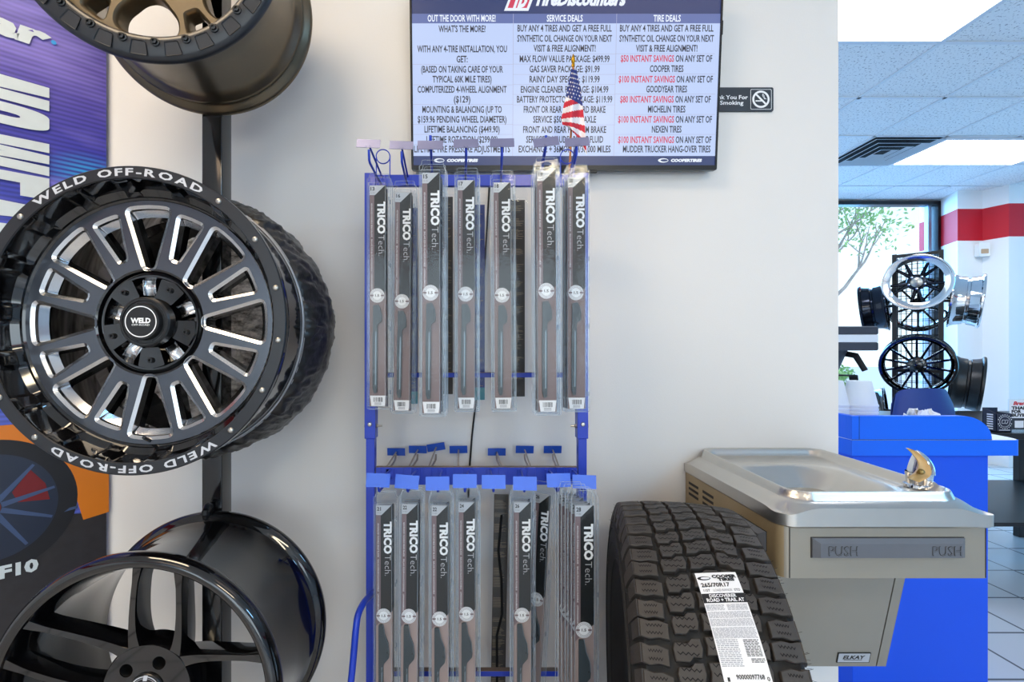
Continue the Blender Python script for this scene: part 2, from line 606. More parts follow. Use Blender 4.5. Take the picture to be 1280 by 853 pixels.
def bag_mat():
    """thin crumpled bag cloth that lets some light through"""
    m = bpy.data.materials.new('bag_lining'); m.use_nodes = True
    nt = m.node_tree; L = nt.links.new
    for n in list(nt.nodes):
        nt.nodes.remove(n)
    out = nt.nodes.new('ShaderNodeOutputMaterial')
    t = nt.nodes.new('ShaderNodeTexCoord'); n = nt.nodes.new('ShaderNodeTexNoise')
    n.inputs['Scale'].default_value = 26; n.inputs['Detail'].default_value = 6; n.inputs['Roughness'].default_value = .7
    mp = nt.nodes.new('ShaderNodeMapping'); mp.inputs['Scale'].default_value = (1, 1, 2.2)
    L(t.outputs['Object'], mp.inputs[0]); L(mp.outputs[0], n.inputs['Vector'])
    r = nt.nodes.new('ShaderNodeValToRGB')
    r.color_ramp.elements[0].position = .36; r.color_ramp.elements[0].color = s2l((104, 98, 92))
    r.color_ramp.elements[1].position = .60; r.color_ramp.elements[1].color = s2l((250, 246, 240))
    L(n.outputs['Fac'], r.inputs[0])
    d = nt.nodes.new('ShaderNodeBsdfDiffuse'); tr = nt.nodes.new('ShaderNodeBsdfTranslucent')
    L(r.outputs[0], d.inputs['Color']); L(r.outputs[0], tr.inputs['Color'])
    b = nt.nodes.new('ShaderNodeBump'); b.inputs['Strength'].default_value = .8; b.inputs['Distance'].default_value = .004
    L(n.outputs['Fac'], b.inputs['Height']); L(b.outputs[0], d.inputs['Normal'])
    mx = nt.nodes.new('ShaderNodeMixShader'); mx.inputs[0].default_value = .5
    L(d.outputs[0], mx.inputs[1]); L(tr.outputs[0], mx.inputs[2]); L(mx.outputs[0], out.inputs['Surface'])
    MATS['bag_lining'] = m
bag_mat()

def poster_mat():
    """printed purple and blue art with fine slanting stripes and light streaks"""
    m = bpy.data.materials.new('poster_print'); m.use_nodes = True
    nt = m.node_tree; b = nt.nodes['Principled BSDF']; L = nt.links.new
    b.inputs['Roughness'].default_value = 0.45
    t = nt.nodes.new('ShaderNodeTexCoord'); s = nt.nodes.new('ShaderNodeSeparateXYZ')
    L(t.outputs['Object'], s.inputs[0])
    r = nt.nodes.new('ShaderNodeValToRGB')
    mp = nt.nodes.new('ShaderNodeMapRange'); mp.inputs['From Min'].default_value = 1.2; mp.inputs['From Max'].default_value = 2.5
    L(s.outputs['Z'], mp.inputs['Value']); L(mp.outputs[0], r.inputs[0])
    e = r.color_ramp.elements
    e[0].position = 0.0; e[0].color = s2l((60, 90, 200))
    e[1].position = 1.0; e[1].color = s2l((112, 94, 150))
    for p, c in ((0.30, (52, 70, 190)), (0.5, (62, 62, 178)), (0.68, (104, 90, 186)), (0.85, (70, 66, 140))):
        q = e.new(p); q.color = s2l(c)
    w = nt.nodes.new('ShaderNodeTexWave'); w.bands_direction = 'Z'; w.inputs['Scale'].default_value = 24
    w.inputs['Distortion'].default_value = 0.0
    L(t.outputs['Object'], w.inputs['Vector'])
    mx = nt.nodes.new('ShaderNodeMix'); mx.data_type = 'RGBA'; mx.blend_type = 'MULTIPLY'
    mx.inputs['Factor'].default_value = 0.42
    L(r.outputs[0], mx.inputs['A']); L(w.outputs['Color'], mx.inputs['B'])
    # a cyan glow printed low on the right
    n = nt.nodes.new('ShaderNodeTexNoise'); n.inputs['Scale'].default_value = 3.5
    mpp = nt.nodes.new('ShaderNodeMapping'); mpp.inputs['Scale'].default_value = (0.8, 1, 3.0)
    L(t.outputs['Object'], mpp.inputs[0]); L(mpp.outputs[0], n.inputs['Vector'])
    rr = nt.nodes.new('ShaderNodeValToRGB'); rr.color_ramp.elements[0].position = 0.5; rr.color_ramp.elements[1].position = 0.75
    L(n.outputs['Fac'], rr.inputs[0])
    m2 = nt.nodes.new('ShaderNodeMix'); m2.data_type = 'RGBA'; m2.blend_type = 'SCREEN'
    m2.inputs['B'].default_value = s2l((120, 110, 190))
    L(rr.outputs[0], m2.inputs['Factor']); L(mx.outputs['Result'], m2.inputs['A'])
    # the cyan flare of the artwork, low at its right edge
    mg = nt.nodes.new('ShaderNodeMapping'); mg.inputs['Location'].default_value = (0.04 * 9, 0, -1.78 * 15.0); mg.inputs['Scale'].default_value = (9, 1, 15.0)
    mg.inputs['Rotation'].default_value = (0, 0.0, 0)
    L(t.outputs['Object'], mg.inputs[0])
    gr = nt.nodes.new('ShaderNodeTexGradient'); gr.gradient_type = 'SPHERICAL'
    L(mg.outputs[0], gr.inputs[0])
    m3 = nt.nodes.new('ShaderNodeMix'); m3.data_type = 'RGBA'
    m3.inputs['B'].default_value = s2l((40, 170, 232))
    mm = nt.nodes.new('ShaderNodeMath'); mm.operation = 'MULTIPLY'
    L(gr.outputs['Fac'], mm.inputs[0]); L(w.outputs['Fac'], mm.inputs[1])
    L(mm.outputs[0], m3.inputs['Factor']); L(m2.outputs['Result'], m3.inputs['A'])
    L(m3.outputs['Result'], b.inputs['Base Color'])
    MATS['poster_print'] = m
poster_mat()
mat('poster_letter', (205, 216, 222), 0.5)
mat('poster_road', (42, 40, 44), 0.5, var=0.35, scale=40)
mat('poster_orange', (214, 122, 30), 0.4, var=0.08, scale=6)
mat('poster_tire', (20, 22, 30), 0.5)
mat('poster_rim', (34, 44, 66), 0.4)
mat('poster_spoke', (62, 82, 122), 0.4)
mat('poster_red', (110, 18, 28), 0.5)
mat('poster_cyan', (40, 150, 220), 0.5)

# ---------------------------------------------------------------- the room
CEIL = 3.064
WY = 1.48           # face of the white wall
WX = 1.105          # its free end
struct('floor', MB().box(-4, 9, -5, 6.0, -0.1, 0), 'floor_tile')
struct('ceiling', MB().box(-4, 9, -5, 6.0, CEIL, CEIL + 0.1), 'ceiling_tile')
struct('wall_back', MB().box(-4, WX, WY, 1.60, 0, CEIL), 'wall_paint')
struct('wall_left', MB().box(-4.1, -4, -5, 1.6, 0, CEIL), 'banded_paint')
pl = [(5.49, 5.75), (5.373, 5.40), (5.652, 5.40), (5.73, 5.20), (9.0, 5.20), (9.0, 6.0), (5.49, 6.0)]
struct('wall_far', MB().prism(pl, 0, CEIL), 'banded_paint')
struct('wall_right', MB().box(9.0, 9.1, -5, 6.0, 0, CEIL), 'banded_paint')
w = MB()
w.box(-4, 5.49, 5.75, 5.9, 0, 0.45); w.box(-4, 0.2, 5.75, 5.9, 0.45, CEIL); w.box(0.2, 5.49, 5.75, 5.9, 3.03, CEIL)
struct('wall_window', w, 'banded_paint')
f = MB()
for x in (0.2, 2.35, 5.44):
    f.box(x, x + 0.05, 5.70, 5.80, 0.45, 3.03)
f.box(0.2, 5.49, 5.70, 5.80, 3.0, 3.045); f.box(0.2, 5.49, 5.70, 5.80, 0.45, 0.50)
f.box(5.36, 5.40, 5.74, 5.79, 0.5, 3.0, 1)
struct('window_1', f, ['frame_black', 'frame_alu'])
struct('window_2', MB().box(0.25, 5.44, 5.755, 5.762, 0.5, 3.0), 'window_glass')
# wall behind the camera, with shop windows
w = MB()
for a, b in ((-4, -3.2), (-1.3, -1.0), (1.2, 1.5), (3.7, 9)):
    w.box(a, b, -5.15, -5.0, 0, CEIL)
for a, b in ((-3.2, -1.3), (-1.0, 1.2), (1.5, 3.7)):
    w.box(a, b, -5.15, -5.0, 0, 0.6); w.box(a, b, -5.15, -5.0, 2.75, CEIL)
struct('wall_front', w, 'banded_paint')
# ceiling grid
g = MB()
for k in range(-11, 13):
    x = 2.70 + 0.61 * k
    if -4 < x < 9:
        g.box(x - 0.012, x + 0.012, -5, 5.75, CEIL - 0.006, CEIL + 0.001)
for k in range(-12, 6):
    y = 2.81 + 0.61 * k
    if y < 5.7:
        g.box(-4, WX if False else 9, y - 0.012, y + 0.012, CEIL - 0.006, CEIL + 0.001)
struct('trim_1', g, 'ceiling_bar')

def ceiling_light(x0, y0, label, power, col, nx=2, ny=1):
    x1 = x0 + 0.61 * nx; y1 = y0 + 0.61 * ny
    t = thing('ceiling_light', label, 'ceiling light', ((x0 + x1) / 2, (y0 + y1) / 2, CEIL - 0.02), group='fluorescent ceiling panels')
    a, b = (x1 - x0) / 2 - 0.012, (y1 - y0) / 2 - 0.012
    MB().plate([[(-a, -b), (a, -b), (a, b), (-a, b)], [(-a + .028, -b + .028), (a - .028, -b + .028), (a - .028, b - .028), (-a + .028, b - .028)]], -0.0, 0.02).build('frame', 'ceiling_bar', t, 0)
    MB().box(-a + .026, a - .026, -b + .026, b - .026, 0.006, 0.015).build('diffuser', 'panel_light', t, 0)
    L = area('ceiling_light_glow', (t.location.x, t.location.y, CEIL - 0.03), (t.location.x, t.location.y, 0), a * 2 - .06, b * 2 - .06, power, col)
    return t
WARM = (1.0, 0.86, 0.72)
NEUT = (1.0, 0.95, 0.90)
ceiling_light(1.48, 2.20, 'large white ceiling light panel at the top right, nearest the camera', 9, (0.55, 0.67, 1.0))
ceiling_light(3.92, 4.03, 'white ceiling light panel farther back, right beside the air vent', 9, (1.0, 0.89, 0.78))
for (x, y, pw, cl) in ((-1.70, -0.10, 36, (1, .78, .53)), (0.40, -0.33, 3, (1, .7, .5)), (-2.18, -2.67, 9, (1, .68, .42)), (0.26, -2.67, 50, (1, .82, .55)), (2.70, -1.45, 58, (.28, .62, 1))):  # added fill lights overhead, out of view and without fixtures, tinted to balance the walls
    area('overhead_fill', (x + 0.61, y + 0.3, CEIL - 0.02), (x + 0.61, y + 0.3, 0), 1.15, 0.55, pw, cl)

def vent():
    t = thing('ceiling_vent', 'square white air vent with nested louvres beside the farther light panel', 'vent', (3.635, 4.34, CEIL - 0.016))
    MB().box(-.29, .29, -.29, .29, 0.012, 0.015).build('backing', 'vent_dark', t, 0)
    m = MB()
    for a, z in ((0.293, -.004), (0.225, -.007), (0.155, -.007), (0.085, -.007)):
        b = a - 0.038
        o = [(-a, -a), (a, -a), (a, a), (-a, a)]; i = [(-b, -b), (b, -b), (b, b), (-b, b)]
        v = [(p[0], p[1], z) for p in o] + [(p[0], p[1], z + 0.013) for p in i]
        f = [(k, 4 + k, 4 + (k + 1) % 4, (k + 1) % 4) for k in range(4)]
        m.raw(v, f); m.raw(v, [q[::-1] for q in f])
    m.build('louvre', 'vent_white', t, 0)
vent()
t = thing('motion_sensor', 'small white motion sensor in the wall corner under the red stripe', 'sensor', (5.60, 5.36, 2.385))
MB().prism(rrect(-.052, .052, -.075, .075, .02), -0.02, 0.045, M=fr((0, 0, 0), (1, -.25, 0))).build('case', 'white_paint', t, 40, 0.008)
MB().prism(rrect(-.032, .034, -.045, .005, .006), 0.04, 0.05, M=fr((0, 0, 0), (1, -.25, 0))).build('lens', mat('sensor_tan', (190, 160, 130), 0.4), t, 40)

# outside the far window
struct('ground_outside', MB().box(-10, 40, 6.0, 45, -0.25, -0.15), 'asphalt')
def tree():
    t = thing('tree', 'pale leafy tree outside the far window', 'tree', (8.3, 11.5, -0.15))
    m = MB(); rnd = random.Random(5); tips = []
    def br(p, d, l, r, n):
        pts = [p]; q = p.copy(); dd = d.copy()
        for i in range(4):
            dd = (dd + Vector((rnd.uniform(-.18, .18), rnd.uniform(-.18, .18), rnd.uniform(-.03, .12)))).normalized()
            q = q + dd * l / 4; pts.append(q.copy())
        m.tube(pts, [r * (1 - .12 * i) for i in range(5)], seg=7)
        if n == 0:
            tips.append(q); return
        for k in range(3):
            nd = (dd + Vector((rnd.uniform(-.8, .8), rnd.uniform(-.8, .8), rnd.uniform(-.1, .5)))).normalized()
            br(q if k else pts[3], nd, l * .72, r * .55, n - 1)
    br(Vector((0, 0, 0)), Vector((0, 0, 1)), 2.0, 0.16, 4)
    m.build('trunk', 'bark', t, 60)
    l = MB()
    for p in tips:
        for k in range(34):
            c = p + Vector((rnd.gauss(0, .34), rnd.gauss(0, .34), rnd.gauss(0, .3)))
            a = Vector((rnd.uniform(-1, 1), rnd.uniform(-1, 1), rnd.uniform(-1, 1))).normalized() * .055
            b = a.cross(Vector((rnd.uniform(-1, 1), rnd.uniform(-1, 1), 1))).normalized() * .03
            l.raw([c - a, c - b, c + a, c + b], [(0, 1, 2, 3)])
    l.build('foliage', 'leaf', t, 0)
tree()
def shrub(x, y, s, label):
    t = thing('shrub', label, 'shrub', (x, y, -.15)); rnd = random.Random(int(x * 10)); l = MB(); b = MB()
    for k in range(7):
        b.tube([(0, 0, 0), (rnd.uniform(-.3, .3) * s, rnd.uniform(-.3, .3) * s, .7 * s)], .015, seg=5)
    for k in range(1500):
        d = Vector((rnd.gauss(0, 1), rnd.gauss(0, 1), rnd.gauss(0, 1))).normalized() * (rnd.random() ** .4)
        c = Vector((d.x * .8 * s, d.y * .6 * s, .62 * s + d.z * .6 * s))
        a = Vector((rnd.uniform(-1, 1), rnd.uniform(-1, 1), rnd.uniform(-1, 1))).normalized() * .06
        q = a.cross(Vector((rnd.uniform(-1, 1), rnd.uniform(-1, 1), 1))).normalized() * .035
        l.raw([c - a, c - q, c + a, c + q], [(0, 1, 2, 3)])
    b.build('stem', 'bark', t); l.build('foliage', 'leaf', t, 0)
shrub(9.9, 13.6, .9, 'low green shrub outside the far window, left of the wheel tower')
# ---------------------------------------------------------------- wheel display stand at the left
POST_X = -0.71
t = thing('wheel_display_stand', 'black square-tube wheel stand with three rims hung one above another', 'display stand', (POST_X, 1.296, 0))
m = MB(); m.prism(rrect(-.0265, .0265, -.026, .026, .004, 3), 0.0, 2.7)
m.build('post', 'post_black', t, 40)
m = MB(); m.box(-.30, .30, -.20, .14, 0, 0.012); m.build('base_plate', 'satin_black', t, 0, 0.003)
def hook_part(z, dx):
    m = MB()
    pts = [(dx, -.026, z - .01), (dx, -.034, z + .006), (dx, -.045, z + .010), (dx, -.053, z + .002), (dx, -.054, z - .010), (dx, -.052, z - .02)]
    for i in range(len(pts) - 1):
        a, b = pts[i], pts[i + 1]
        m.tube([a, b], 0.0085, seg=10)
    m.tube([(dx, -.030, z + .004), (dx, -.056, z - .004)], 0.0095, seg=12)
    m.build('rim_hook', 'satin_black', t, 60)
for z in (2.40, 1.60, 0.838):
    hook_part(z, 0.0)

def axis_root(o, front, back):
    """place a wheel: local origin on its front face, local +Y towards its back"""
    y = (Vector(back) - Vector(front)).normalized()
    z = Vector((0, 0, 1)); z = (z - y * z.dot(y)).normalized(); x = y.cross(z)
    o.rotation_mode = 'XYZ'
    o.rotation_euler = Matrix((x, y, z)).transposed().to_euler()
    o.location = front

def polar(r, a, y):
    return (r * math.cos(a), y, r * math.sin(a))

def arc_text(mb, s, r, h, a_mid, a_span, y, m, bold=0.03, wfac=1.0):
    """letters along an arc, tops outward, read clockwise"""
    ws = []
    for ch in s:
        v, f, x0, x1 = text_geo(ch, bold)
        ws.append((x1 - x0) if v else 0.3)
    tot = sum(ws) + 0.16 * (len(s) - 1)
    k = a_span / tot
    a = a_mid + a_span / 2
    for ch, w in zip(s, ws):
        ac = a - w * k / 2
        o = polar(r, ac, y)
        M = fr(o, (math.sin(ac), 0, -math.cos(ac)), (math.cos(ac), 0, math.sin(ac)))
        if ch.strip():
            mb.text(ch, h, M, m, w=w * k * r * wfac, bold=bold)
        a -= (w + 0.16) * k

# ---- the big black off-road wheel (middle)
def off_road_wheel():
    Rr = 0.304
    t = thing('off_road_wheel', 'large gloss black off-road wheel with silver milled spokes and lettered lip, middle of the stand', 'wheel')
    axis_root(t, px(162, 401, 0.94), px(162, 401, 0.94) + Vector((-.006, 0.32, 0)))
    # barrel outside
    out = [(Rr, 0.004), (Rr, 0.012), (.3005, .016), (.2955, .024), (.2935, .05), (.2915, .10), (.2895, .136), (.272, .152), (.266, .2), (.272, .225), (.276, .27), (.283, .29), (.296, .298), (.298, .306), (.296, .312), (.288, .314)]
    inn = [(.280, .30), (.268, .27), (.262, .22), (.253, .2), (.252, .086)]
    m = MB(); m.lathe(out, 160); m.lathe(inn, 160)
    m.build('barrel', 'gloss_black', t, 40)
    # lip ring (flat, printed) and pocketed inner wall
    m = MB()
    m.lathe([(.279, 0.0025), (.2805, 0.0), (.3025, 0.0), (Rr, 0.0018), (Rr, 0.005)], 160)
    lip = m.build('lip_ring', 'lip_black', t, 40); lip['label'] = 'dark grey flat lip ring with silver lettering'
    m = MB()
    arc_text(m, 'WELD OFF-ROAD', .2915, .0135, R(95), R(68), -.0006, 0)
    arc_text(m, 'WELD OFF-ROAD', .2915, .0135, R(-88), R(66), -.0006, 0)
    m.build('lip_lettering', 'silver_print', lip, 0)
    for a in (53.7, 33.3, 12.9, -7.5, -27.9, -47.6, -128.6, -149, -169, 171.5, 153.5, 136):
        b = MB(); b.lathe([(0.0001, -.0035), (.0032, -.0035), (.0055, -.0018), (.0058, 0.0)], 14, M=Matrix.Translation(polar(.2915, R(a), -.0002)))
        b.lathe([(0.0001, -.0038), (.0018, -.0038), (.0019, -.0030)], 6, M=Matrix.Translation(polar(.2915, R(a), -.0002)))
        b.build('lip_bolt', 'zinc', lip, 50)
    pk = [3.5 + 20.3 * k for k in range(18)]
    def dent(r, y, a, i):
        d = math.degrees(a)
        for c in pk:
            e = abs((d - c + 180) % 360 - 180)
            if e < 7.6 and 1 <= i <= 4:
                q = min(1.0, (7.6 - e) / 2.0)
                return (r + 0.0065 * q * q * (3 - 2 * q), y)
        return (r, y)
    m = MB()
    m.lathe([(.279, .0025), (.2755, .010), (.2745, .013), (.2665, .041), (.2655, .0435), (.260, .052), (.2585, .056), (.2545, .059), (.2525, .064)], 360, fn=dent)
    m.build('lip_wall', 'gloss_black', t, 25)
    # spoke disc with sixteen milled windows
    wins = []
    for k in range(8):
        for big in (0, 1):
            c = R(90.5 + 45 * k + (0 if big else 22.5))
            if big:
                ro, ri, ho, hi = .2385, .113, R(10.7), R(4.6)
                rad = [.012, .012, .009, .009]
            else:
                ro, ri, ho, hi = .229, .139, R(6.4), R(2.9)
                rad = [.009, .009, .0065, .0065]
            pts = []
            def pp(r, a):
                return (r * math.cos(a), r * math.sin(a))
            arc = [pp(ro, c - ho + 2 * ho * j / 4) for j in range(5)]
            poly = [arc[0], arc[1], arc[2], arc[3], arc[4], pp(ri, c + hi), pp(ri, c - hi)]
            pts = rpoly(poly, [rad[0], 0, 0, 0, rad[1], rad[2], rad[3]], 6)
            wins.append(pts)
    Y0 = .058
    MF = Matrix(((1, 0, 0, 0), (0, 0, -1, 0), (0, 1, 0, 0), (0, 0, 0, 1)))   # (x,y,h) -> x,-h,y
    MF = Matrix(((1, 0, 0, 0), (0, 0, -1, 0), (0, 1, 0, 0), (0, 0, 0, 1)))
    m = MB()
    big_out = [offset_poly(p, .0056) for p in wins]
    wins = [offset_poly(p, -.0022) for p in wins]
    v, f = fill2d([circ(.2535, 160), circ(.112, 96)] + [p for p in big_out])
    def up(q):
        a, b, c = [Vector(v[i]) for i in q[:3]]
        return (b - a).cross(c - a).z > 0
    f = [q if up(q) else q[::-1] for q in f]
    m.raw([(p[0], p[1], 0) for p in v], f, 0, Matrix.Translation((0, Y0, 0)) @ MF)
    for p in wins:
        b1 = [(q[0], q[1], -.020) for q in p] + [(q[0], q[1], -.040) for q in p]
        n = len(p)
        m.raw(b1, [(i, n + i, n + (i + 1) % n, (i + 1) % n) for i in range(n)], 1, Matrix.Translation((0, Y0, 0)) @ MF)
    d = m.build('spoke_disc', ['face_gray', 'gloss_black'], t, 30)
    m = MB()
    for p, o in zip(wins, big_out):
        n = len(p)
        mid = offset_poly(p, .0012)
        vv = [(q[0], q[1], 0.0004) for q in o] + [(q[0], q[1], -.0036) for q in mid] + [(q[0], q[1], -.020) for q in p]
        m.raw(vv, [(i, n + i, n + (i + 1) % n, (i + 1) % n) for i in range(n)] + [(n + i, 2 * n + i, 2 * n + (i + 1) % n, n + (i + 1) % n) for i in range(n)], 0, Matrix.Translation((0, Y0, 0)) @ MF)
        # thick milled pocket floor at the outer end of each window
        c = Vector((sum(q[0] for q in p) / n, sum(q[1] for q in p) / n)); ca = math.atan2(c.y, c.x)
        rm = max(math.hypot(*q) for q in p)
        outer = [q for q in p if math.hypot(*q) > rm - .016]
        outer.sort(key=lambda q: (math.atan2(q[1], q[0]) - ca + PI) % (2 * PI))
        inner = [(q[0] * (1 - .012 / math.hypot(*q)), q[1] * (1 - .012 / math.hypot(*q))) for q in outer]
        k = len(outer)
        vv = [(q[0], q[1], -.010) for q in outer] + [(q[0], q[1], -.022) for q in inner]
        m.raw(vv, [(i, i + 1, k + i + 1, k + i) for i in range(k - 1)], 0, Matrix.Translation((0, Y0, 0)) @ MF)
    e = m.build('milled_edge', 'milled', d, 50); e['label'] = 'bright silver milled window edges'
    # hub bowl
    m = MB()
    m.lathe([(.112, Y0), (.108, Y0 + .002), (.105, Y0 + .010), (.101, Y0 + .012), (.099, Y0 + .003), (.095, Y0 + .003), (.088, Y0 + .020), (.05, Y0 + .024), (.03, Y0 + .024)], 96)
    hub = m.build('hub', 'gloss_black', t, 30)
    for k in range(5):
        a = R(91 + 72 * k + 2)
        M = Matrix.Translation(polar(.0745, a, Y0 + .002)) @ Matrix.Rotation(-a, 4, 'Y')
        b = MB()
        gx_ = [(-.0165 + .032 * i / 6, .0135 * math.sin(PI / 2 * (j - 6) / 6)) for j in range(13) for i in range(7)]
        b.raw([(x_, z_, -.003 - .013 * math.sqrt(max(0, 1 - (z_ / .0136) ** 2)) * min(1, .55 + abs(x_) * 28)) for x_, z_ in gx_], [(j * 7 + i, j * 7 + i + 1, (j + 1) * 7 + i + 1, (j + 1) * 7 + i) for j in range(12) for i in range(6)], 0, M @ MF)
        b.build('lug_pocket', 'milled', hub, 40)
        a2 = a + R(36)
        # raised fin between two lug pockets
        b = MB()
        pr = rpoly([polar(.056, a2 - R(19), 0)[::2], polar(.094, a2 - R(17), 0)[::2], polar(.0965, a2, 0)[::2], polar(.094, a2 + R(17), 0)[::2], polar(.056, a2 + R(19), 0)[::2]], .004)
        b.prism(pr, -.018, .001, 0, Matrix.Translation((0, Y0, 0)) @ MF)
        b.build('hub_fin', 'gloss_black', hub, 30, 0.0015)
        b = MB()
        b.lathe([(0.0001, -.0012), (.0026, -.0012), (.0029, -.0055), (.0055, -.0055), (.006, 0)], 12, M=Matrix.Translation(polar(.079, a2, Y0 - .001)))
        b.build('hub_screw', 'satin_black', hub, 40)
    m = MB()
    m.lathe([(.052, Y0 + .004), (.0515, Y0 - .014), (.0485, Y0 - .017), (.0445, Y0 - .017), (.0435, Y0 - .0155), (.038, Y0 - .0155), (.037, Y0 - .024), (.0355, Y0 - .026), (.0001, Y0 - .026)], 64)
    for k in range(8):
        m.lathe([(.0001, -.0012), (.0018, -.001), (.002, 0)], 8, M=Matrix.Translation(polar(.0408, R(22.5 + 45 * k), Y0 - .0156)))
    cap = m.build('center_cap', 'satin_black', t, 35)
    m = MB()
    m.lathe([(.0298, Y0 - .0266), (.0318, Y0 - .0266)], 64)
    M = fr((0, Y0 - .0267, .0022))
    m.text('WELD', .0095, M, 0, w=.040, bold=.05)
    m.text('OFF-ROAD', .0036, fr((0, Y0 - .0267, -.0065)), 0, w=.036, bold=.01)
    m.build('cap_print', 'white_print', cap, 0)
    m = MB(); m.tube([polar(.247, R(-90), Y0 + .004), polar(.236, R(-90), Y0 - .018)], [.0045, .0035], seg=10)
    m.build('valve_stem', 'gloss_black', t, 40)
    return t
wheel_mid = off_road_wheel()

# ---- gathered black cover on its back
def wheel_cover():
    c = px(162, 401, 0.94)
    t = thing('wheel_cover', 'wrinkled black cloth cover with silver hem gathered over the back of the off-road wheel', 'wheel cover', (c.x - .004, c.y, c.z))
    rnd = random.Random(3)
    ph = [rnd.uniform(0, 6.28) for _ in range(8)]
    def wr(r, y, a, i):
        if i == 0:
            return (r + .0012 * math.sin(a * 60), y + .002 * math.sin(a * 7 + ph[5]))
        g = [0, .7, 1, 1, .9, .7, .5, .3, .15][min(i, 8)]
        n = .0035 * math.sin(a * 46 + ph[0] + i * .5) + .003 * math.sin(a * 31 + ph[1] - i * .8) + .0035 * math.sin(a * 17 + ph[2] + i) + .004 * math.sin(a * 9 + ph[3] - i * .6)
        n += .003 * math.sin(a * 73 + ph[6] + 2 * i)
        return (r + n * g, y + .006 * g * math.sin(a * 23 + ph[4] + i))
    prof = [(.2915, .140), (.302, .150), (.309, .168), (.314, .19), (.317, .215), (.318, .245), (.316, .275), (.309, .315), (.296, .352), (.275, .392)]
    def sk(v):
        x = sum(p[0] for p in v) / 4
        y = sum(p[1] for p in v) / 4
        return abs(x - (POST_X - c.x + .004)) < .040 and y > .310
    def wr(r, y, a, i):
        if i == 0:
            return (r + .0010 * math.sin(a * 60), y + .002 * math.sin(a * 7 + ph[5]))
        g = min(1, .35 + .2 * i) * (1 if i < 9 else .6)
        q = Vector((math.cos(a) * 2.2, math.sin(a) * 2.2, y * 6))
        n1 = noise.noise(q * 2.6 + Vector((3, 1, 7)))
        n2 = abs(noise.noise(Vector((a * 9.0 + y * 5, y * 16, 2.0)))) * 2 - .55
        n3 = abs(noise.noise(Vector((a * 22.0 - y * 9, y * 24, 5.0)))) * 2 - .5
        gather = math.sin(a * 64 + 5 * n1) * max(0, 1 - i / 4) * .0022
        return (r + g * (.006 * n1 + .0075 * n2 + .004 * n3) + gather, y + g * .008 * noise.noise(q * 4))
    fine_ = []
    for p0_, p1_ in zip(prof, prof[1:]):
        fine_ += [p0_, ((p0_[0] + p1_[0]) / 2 + .001, (p0_[1] + p1_[1]) / 2)]
    prof = fine_ + [prof[-1]]
    m = MB(); m.lathe(prof, 520, fn=wr, skip=sk)
    m.build('cover_skirt', 'cover_cloth', t, 60)
    m = MB()
    pr = [(.275, .392)] + [(.27 - .0192 * k, .400 + .006 * (k % 2)) for k in range(14)] + [(.004, .402)]
    def wr2(r, y, a, i):
        q = .006 * math.sin(r * 90 + a * 5 + ph[1]) + .005 * math.sin(a * 13 + r * 40) + .004 * math.sin(a * 29 - r * 70)
        return (r, y + (q if i else 0) * min(1, r * 10))
    def sk2(v):
        x = sum(p[0] for p in v) / 4
        return abs(x - (POST_X - c.x + .004)) < .034
    m.lathe(pr, 220, fn=wr2)
    b = m.build('cover_back', 'bag_lining', t, 60); b['label'] = 'crumpled grey inside of the cover'
    m = MB()
    n = 180
    m.tube([polar(.2925, 2 * PI * k / n, .139 + .002 * math.sin(14 * PI * k / n)) for k in range(n)], .0030, seg=6, closed=True)
    m.tube([polar(.2955, 2 * PI * k / n, .1445 + .002 * math.sin(14 * PI * k / n)) for k in range(n)], .0010, seg=5, closed=True)
    m.build('hem', 'hem_silver', t, 60)
wheel_cover()

